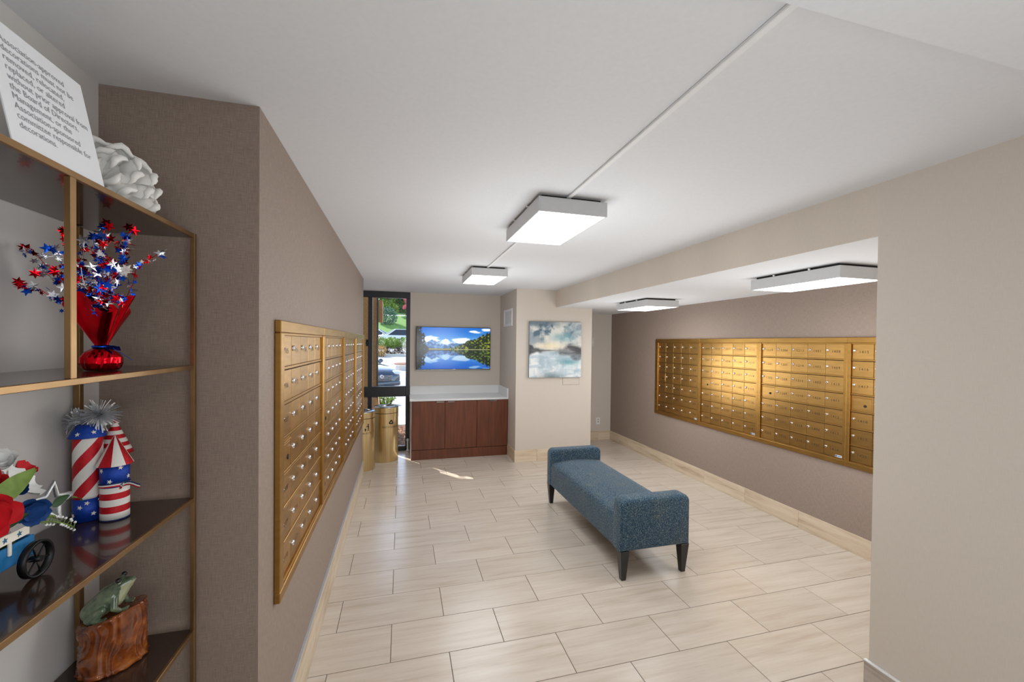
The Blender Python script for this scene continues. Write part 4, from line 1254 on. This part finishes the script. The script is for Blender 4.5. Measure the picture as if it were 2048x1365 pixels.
for s in (-1, 1):
    b.sphere(fp(0.022, s * 0.0135, 0.0795), 0.0075, 12, 8)
    blob((-0.030, s * 0.024, 0.012), (-0.004, s * 0.034, 0.026), 0.016, 0.010)
    blob((-0.004, s * 0.034, 0.026), (-0.020, s * 0.036, 0.004), 0.009, 0.006)
    for k in (-1, 0, 1): blob((-0.020, s * 0.036, 0.002), (0.004, s * (0.040 + 0.006 * k), 0.001), 0.005, 0.003, 6)
    blob((0.016, s * 0.020, 0.040), (0.020, s * 0.032, 0.018), 0.011, 0.008)
    blob((0.020, s * 0.032, 0.018), (0.030, s * 0.024, 0.003), 0.0075, 0.006)
    for k in (-1, 0, 1): blob((0.030, s * 0.024, 0.002), (0.046, s * (0.020 + 0.007 * k), 0.000), 0.0048, 0.003, 6)
fr_o = b.build('frog_body', M_FROG, fg, recalc=False)
md = fr_o.modifiers.new('r', 'REMESH'); md.mode = 'VOXEL'; md.voxel_size = 0.0016; md.use_smooth_shade = True
ms = fr_o.modifiers.new('s', 'SMOOTH'); ms.factor = 0.5; ms.iterations = 6
dg = bpy.context.evaluated_depsgraph_get()
nm_ = bpy.data.meshes.new_from_object(fr_o.evaluated_get(dg))
fr_o.modifiers.clear(); fr_o.data = nm_
nm_.materials.clear(); nm_.materials.append(M_FROG); nm_.materials.append(M_BELLY)
base = wl(fr_o)
for p in nm_.polygons:
    p.use_smooth = True
    w = p.center + base - FO
    lx = w.dot(fx); lz = w.z - lx * math.tan(slope)
    nx_ = p.normal.dot(fx)
    if lx > 0.012 and abs(w.dot(fy)) < 0.022 and (nx_ > 0.25 and p.normal.z < 0.25) and lz > 0.008: p.material_index = 1
for s in (-1, 1):
    B().sphere(fp(0.0250, s * 0.0190, 0.0845), 0.0066, 14, 10).build('eye', M_BLACK, fg, smooth=True)

# ------------------------------------------------------------------ outside
M_ASPH = mat('asphalt', (150, 150, 152), 0.9, var=0.08, scale=30)
M_CONC = mat('concrete', (205, 200, 190), 0.9, var=0.08, scale=20)
M_MULCH = mat('mulch', (110, 72, 48), 0.95, var=0.6, scale=60, bmp=0.8)
M_GRASS = mat('grass', (86, 130, 44), 0.9, var=0.35, scale=14, bmp=0.5)
M_AGG = mat('brown_aggregate', (170, 132, 88), 0.9, var=0.4, scale=90, bmp=0.6)
M_LF1 = mat('leaves_green', (70, 112, 32), 0.7, var=0.5, scale=2.5)
M_LF2 = mat('leaves_yellow_green', (120, 150, 40), 0.7, var=0.4, scale=3)
M_LF3 = mat('leaves_blue_green', (66, 110, 84), 0.7, var=0.4, scale=3)
M_BARK = mat('tree_bark', (80, 62, 46), 0.95, var=0.3, scale=20, stretch=(4, 4, 1))
def gz(y):                                                     # ground height outside
    pts = [(4.4, -0.06), (14, -0.06), (28, 0.68), (33, 1.2), (34, 1.25), (38, 1.3), (40, 1.6), (52, 4.95), (90, 9.0)]
    for (a, za), (c, zc) in zip(pts, pts[1:]):
        if y <= c: return za + (zc - za) * (y - a) / (c - a)
    return pts[-1][1]
def ground(name, x0, x1, ys, m, dz=0.0):
    b = B(); prev = None
    for y in ys:
        cur = (b.bm.verts.new((x0, y, gz(y) + dz)), b.bm.verts.new((x1, y, gz(y) + dz)))
        if prev: b.bm.faces.new((prev[0], prev[1], cur[1], cur[0]))
        prev = cur
    return b.build(name, m, None, kind='structure')
ground('parking_lot', -40, 40, [4.4, 14, 20, 28, 33, 34, 38, 39], M_ASPH)
ground('grass_slope', -40, 40, [39, 40, 44, 48, 52], M_GRASS, 0.02)
ground('upper_path', -40, 40, [52, 54], M_CONC, 0.05)
ground('upper_lawn', -40, 40, [54, 70, 90], M_GRASS, 0.02)
B().box(-3, 6, 4.46, 6.4, -0.2, -0.035).build('mulch_bed', M_MULCH, None, kind='structure')
# mulch chips
b = B(); rd = random.Random(21)
for i in range(1500):
    x, y = rd.uniform(-0.30, 0.6), rd.uniform(4.5, 6.35)
    a = rd.uniform(0, PI); l, w = rd.uniform(0.012, 0.04), rd.uniform(0.005, 0.012)
    d = Vector((math.cos(a), math.sin(a), rd.uniform(-.3, .3))) * l; s = Vector((-math.sin(a), math.cos(a), rd.uniform(-.3, .3))) * w
    c = Vector((x, y, -0.028)); b.mi = rd.choice((0, 0, 1, 2))
    b.bm.faces.new([b.bm.verts.new(p) for p in (c - d - s, c + d - s, c + d + s, c - d + s)]).material_index = b.mi
b.build('mulch_chips', [M_MULCH, mat('mulch_light', (170, 124, 88), 0.95, var=0.3), mat('mulch_dark', (60, 40, 28), 0.95, var=0.3)], None, recalc=False, kind='stuff', label='loose brown mulch chips on the bed outside the window', cat='mulch')
kerb = struct('kerb', B().box(-3, 6, 6.4, 7.4, -0.2, -0.03), M_CONC)
for i in range(6):
    link('paver', B().box(0, 0.9, 0, 0.96, 0, 0.02, 0.004, 1).mesh(M_CONC), kerb, (-2.2 + i * 0.92, 6.42, -0.03))
B().box(-6, 6, 27.4, 27.9, 0.5, 0.80).build('far_kerb', M_CONC, None, kind='structure')
# island with kerb
isl = B()
isl.prism([(-0.5 + 1.0, 19.0)] + [(0.55 + 1.0 * math.cos(a), 20.6 + 1.5 * math.sin(a)) for a in [PI * 1.3 - i * 0.25 for i in range(10)]] + [(6, 22.1), (6, 19.0)], 2, 0.1, 0.47)
isl.build('kerb_island', M_CONC, None, kind='structure')
isl = B(); isl.prism([(0.45 + 0.8 * math.cos(a), 20.6 + 1.2 * math.sin(a)) for a in [PI * 1.3 - i * 0.25 for i in range(10)]] + [(6, 21.8), (6, 19.4)], 2, 0.4, 0.50)
isl.build('island_mulch', M_MULCH, None, kind='structure')
# canopy added out of view to trim the sun patch; porch pillar
B().box(-4, 4, 4.45, 5.3, 2.62, 2.9).build('sun_trim_canopy', M_CONC, None, kind='structure')
B().box(-3.2, -1.42, 5.55, 5.75, -0.06, 3.6).build('sun_block_wall', M_CONC, None, kind='structure')  # unseen wall added to keep sun out of the left pane
pl = thing('porch_pillar', (-0.5, 5.72, -0.06), 'brown exposed aggregate pillar just outside the window', 'pillar')
B().box(-1.12, -0.385, 5.6, 5.95, -0.06, 3.6, 0.01, 1).build('shaft', M_AGG, pl)  # unseen left side widened to narrow the strip of sun indoors
b = B(); b.lathe([(0.60, -0.06), (0.58, 0.3), (0.53, 0.66)], 4, (-0.75, 5.775, 0), twist=lambda z: PI / 4); b.build('base', M_AGG, pl)
B().tube([(-0.372, 5.585, 0.0), (-0.372, 5.585, 2.6)], 0.014, 8).build('downpipe', mat('dark_green_pipe', (36, 46, 40), 0.5), pl)
B().box(-0.384, -0.29, 5.62, 5.90, 2.03, 2.42, 0.008, 1).build('bracket', M_AGG, pl)
chn = B()
for i in range(46): chn.sphere((-0.398, 5.578, 1.0 + i * 0.028), 0.006, 6, 4)
chn.build('chain', M_STEEL, pl)

def leaves(b, c, rad, n, size, rd, shell=0.55):
    for _ in range(n):
        d = Vector((rd.gauss(0, 1), rd.gauss(0, 1), rd.gauss(0, 1))).normalized() * (shell + (1 - shell) * rd.random()) 
        p = Vector(c) + Vector((d.x * rad[0], d.y * rad[1], d.z * rad[2]))
        a = Vector((rd.uniform(-1, 1), rd.uniform(-1, 1), rd.uniform(-1, 1))).normalized(); s = a.orthogonal().normalized()
        l = size * rd.uniform(0.6, 1.3); w = l * 0.45
        b.bm.faces.new([b.bm.verts.new(q_) for q_ in (p - a * l, p + s * w + a * 0.1 * l, p + a * l, p - s * w)])
def tree(name, x, y, h, crown, m, n, size, label, seed, cat='tree'):
    rd = random.Random(seed); z0 = gz(y) + (0.02 if y > 39 else 0)
    t = thing(name, (x, y, z0), label, cat, 'trees on the slope' if cat == 'tree' else None)
    B().tube([(x, y, z0), (x + 0.1, y, z0 + h * 0.4), (x + 0.05, y, z0 + h * 0.8)], [0.2, 0.15, 0.06], 10).build('trunk', M_BARK, t)
    for k in range(5):
        a = k * 1.3; B().tube([(x + 0.08, y, z0 + h * (0.35 + 0.07 * k)), (x + math.cos(a) * crown * 0.7, y + math.sin(a) * crown * 0.7, z0 + h * (0.6 + 0.06 * k))], [0.07, 0.02], 6).build('branch', M_BARK, t)
    b = B()
    for k in range(9):
        c = (x + rd.uniform(-1, 1) * crown * 0.75, y + rd.uniform(-1, 1) * crown * 0.6, z0 + h * rd.uniform(0.10, 0.90))
        leaves(b, c, (crown * 0.5, crown * 0.5, crown * 0.45), n // 9, size, rd)
    o_ = b.build('foliage', m, t, recalc=False); o_['kind'] = 'stuff'
    return t
tree('leafy_tree', -1.7, 55.6, 4.2, 1.9, M_LF2, 4500, 0.17, 'yellow-green leafy tree left beyond the grass slope', 1)
tree('leafy_tree', 1.2, 58.5, 4.6, 2.2, M_LF1, 4500, 0.19, 'darker green tree beyond the upper path', 2)
tree('leafy_tree', -0.5, 63.5, 5.6, 2.6, M_LF2, 4500, 0.24, 'broad yellow-green tree in the middle of the hilltop', 8)
tree('leafy_tree', -6.6, 60.0, 7.0, 2.2, M_LF1, 2000, 0.22, 'tall green tree behind the left slope', 3)
tree('leafy_tree', -2.2, 70.0, 8.0, 3.4, M_LF1, 2600, 0.26, 'tallest green tree farthest up the hill', 6)
tree('leafy_tree', 5.2, 64.0, 8.0, 2.6, M_LF1, 2000, 0.24, 'tall green tree to the right of the slope', 4)
tree('sun_dapple_tree', -3.75, 9.0, 7.4, 1.1, M_LF1, 800, 0.075, 'added unseen tree breaking up the sun, left of the window', 9)  # out of view, added in the sun's path to dapple the floor patch
tree('flowering_tree', 0.75, 53.2, 2.6, 0.5, mat('pink_blossom', (226, 120, 130), 0.8, var=0.2), 700, 0.10, 'small pink blossoming tree at window edge', 5)
def shrub(name, c, rad, n, size, m, label, seed, cat='shrub', shell=0.6):
    rd = random.Random(seed)
    t = thing(name, (c[0], c[1], c[2] - rad[2] * 0.8), label, cat)
    b = B(); leaves(b, c, rad, n, size, rd, shell)
    o_ = b.build('foliage', m, t, recalc=False); o_['kind'] = 'stuff'
    st = B()
    for k in range(4): st.tube([(c[0] + (k - 1.5) * rad[0] * 0.3, c[1], c[2] - rad[2] * 1.0), (c[0] + (k - 1.5) * rad[0] * 0.45, c[1], c[2])], 0.03, 6)
    st.build('stems', M_BARK, t)
    return t
shrub('round_shrub', (-1.55, 47.5, gz(47.5) + 0.9), (1.2, 1.0, 1.15), 1500, 0.10, M_LF3, 'round blue-green shrub on the grass slope', 11)
hd = thing('hedge', (-0.6, 28.6, gz(28.6)), 'clipped sunny yellow-green hedge across the parking lot', 'hedge')
rd = random.Random(31); b = B()
for i in range(16): leaves(b, (-6.2 + i * 0.8, 28.7, gz(28.6) + 0.85), (0.62, 0.55, 0.42), 900, 0.065, rd, 0.6)
o_ = b.build('foliage', M_LF2, hd, recalc=False); o_['kind'] = 'stuff'
b = B()
for i in range(16): leaves(b, (-6.2 + i * 0.8, 28.75, gz(28.6) + 0.35), (0.6, 0.5, 0.4), 500, 0.06, rd, 0.6)
o_ = b.build('inner_twigs', mat('hedge_twigs', (96, 74, 56), 0.95, var=0.4, scale=8), hd, recalc=False); o_['kind'] = 'stuff'
shrub('flower_shrub', (-1.35, 27.2, gz(27.2) + 0.4), (0.45, 0.3, 0.42), 700, 0.045, mat('orange_leaves', (190, 150, 80), 0.8, var=0.4, scale=6), 'orange tinted shrub in front of the hedge', 12)
shrub('low_plant', (-0.36, 9.6, 0.12), (0.26, 0.2, 0.2), 420, 0.035, M_LF2, 'low green plant seen below the window rail', 13)

# ---- cars
def car(x, y, rz, paint, label, name='parked_car'):
    z0 = gz(y)
    t = thing(name, (x, y, z0), label, 'car', 'parked cars', rz)
    def add(nm, b, m, par=None, sm=True):
        o_ = link(nm, b.mesh(m), par or t)
        if sm: smooth_angle(o_, 35)
        return o_
    # x across, -y is the front
    def loft(secs):
        b = B(); rings = []
        for (yy, hw, zl, zt, rnd) in secs:
            pts = []
            prof = [(-hw * 0.96, zl), (-hw, zl + 0.12), (-hw, zt - rnd), (-hw * 0.93, zt - rnd * 0.35), (-hw * 0.6, zt), (0, zt + 0.02), (hw * 0.6, zt), (hw * 0.93, zt - rnd * 0.35), (hw, zt - rnd), (hw, zl + 0.12), (hw * 0.96, zl)]
            rings.append([b.bm.verts.new((px, yy, pz)) for px, pz in prof])
        n = len(rings[0])
        for i in range(len(rings) - 1):
            for j in range(n):
                k_ = (j + 1) % n
                b.bm.faces.new((rings[i][j], rings[i][k_], rings[i + 1][k_], rings[i + 1][j]))
        b.bm.faces.new(rings[0]); b.bm.faces.new(rings[-1])
        return b
    add('body', loft([(-2.35, 0.62, 0.30, 0.60, 0.12), (-2.28, 0.78, 0.22, 0.70, 0.14), (-2.05, 0.87, 0.20, 0.80, 0.14), (-1.5, 0.90, 0.20, 0.90, 0.12), (-0.95, 0.91, 0.20, 0.97, 0.12), (0.2, 0.91, 0.20, 0.99, 0.12), (1.4, 0.91, 0.20, 1.0, 0.12), (2.0, 0.89, 0.22, 1.0, 0.14), (2.3, 0.82, 0.28, 0.95, 0.14), (2.36, 0.72, 0.34, 0.80, 0.12)]), paint)
    b = B()
    lo = [(-0.80, -1.05, 0.96), (0.80, -1.05, 0.96), (0.80, 1.65, 0.98), (-0.80, 1.65, 0.98)]
    hi = [(-0.60, -0.25, 1.44), (0.60, -0.25, 1.44), (0.58, 0.95, 1.45), (-0.58, 0.95, 1.45)]
    vl = [b.bm.verts.new(p) for p in lo]; vh = [b.bm.verts.new(p) for p in hi]
    for i in range(4): b.bm.faces.new((vl[i], vl[(i + 1) % 4], vh[(i + 1) % 4], vh[i]))
    b.bm.faces.new(vh)
    add('glasshouse', b, mat('car_glass', (40, 48, 52), 0.05, var=0.05, spec=0.8), sm=False)
    b = B(); b.box(-0.61, 0.61, -0.27, 0.98, 1.43, 1.475, 0.02, 2); add('roof', b, paint)
    for sx in (-1, 1):
        for (ya, yb) in (((-1.06), (-0.26)), ((1.66), (0.96))):
            b = B(); b.tube([(sx * 0.80, ya, 0.96), (sx * 0.605, yb, 1.45)], 0.035, 6); add('roof_post', b, paint)
        for yy in (-1.45, 1.45):
            b = B(); b.lathe([(0.20, -0.10), (0.31, -0.10), (0.33, -0.07), (0.33, 0.07), (0.31, 0.10), (0.20, 0.10)], 24)
            bmesh.ops.rotate(b.bm, verts=b.bm.verts[:], cent=(0, 0, 0), matrix=Matrix.Rotation(PI / 2, 3, 'Y'))
            bmesh.ops.translate(b.bm, verts=b.bm.verts[:], vec=(sx * 0.83, yy, 0.33)); w_ = add('wheel', b, M_IRON)
            b = B(); b.lathe([(0.20, -0.104), (0.20, 0.104)], 18)
            bmesh.ops.rotate(b.bm, verts=b.bm.verts[:], cent=(0, 0, 0), matrix=Matrix.Rotation(PI / 2, 3, 'Y'))
            bmesh.ops.translate(b.bm, verts=b.bm.verts[:], vec=(sx * 0.832, yy, 0.33)); add('hubcap', b, M_STEEL, w_)
        b = B(); b.sphere((sx * 0.66, -2.17, 0.66), (0.20, 0.17, 0.085), 14, 8); add('headlight', b, mat('headlight', (225, 228, 230), 0.08, var=0.05, coat=0.5))
        b = B(); b.sphere((sx * 0.70, 2.28, 0.80), (0.16, 0.09, 0.09), 12, 8); add('tail_light', b, mat('tail_light', (180, 24, 28), 0.2))
        b = B(); b.sphere((sx * 1.0, -0.75, 1.02), (0.10, 0.07, 0.075), 10, 8); add('mirror', b, paint)
    gr = add('grille', B().box(-0.42, 0.42, -2.385, -2.30, 0.42, 0.62, 0.03, 2), M_IRON)
    for i in range(4): add('grille_bar', B().box(-0.41, 0.41, -2.40, -2.38, 0.45 + i * 0.045, 0.462 + i * 0.045, 0.003, 1), M_CHROME, gr)
    b = B()
    for rx, rz_ in ((0.075, 0.052), (0.03, 0.05), (0.06, 0.022)):
        b.tube([(rx * math.cos(a * PI / 10), -2.41, 0.575 + rz_ * math.sin(a * PI / 10)) for a in range(21)], 0.007, 5)
    add('emblem', b, M_CHROME, gr)
    add('bumper', B().box(-0.74, 0.74, -2.40, -2.28, 0.24, 0.40, 0.04, 2), paint)
    return t
M_CARB = mat('dark_blue_paint', (46, 58, 78), 0.12, 0.3, var=0.03, coat=1.0)
M_CARW = mat('white_car_paint', (235, 236, 238), 0.2, var=0.01, coat=0.8)
car(-1.95, 13.9, math.radians(35), M_CARB, 'dark blue sedan parked facing the window')
car(-2.1, 36.6, math.radians(80), M_CARW, 'white parked car farther back behind the hedge')
car(0.4, 34.4, math.radians(100), M_CARW, 'nearer white parked car behind the hedge')
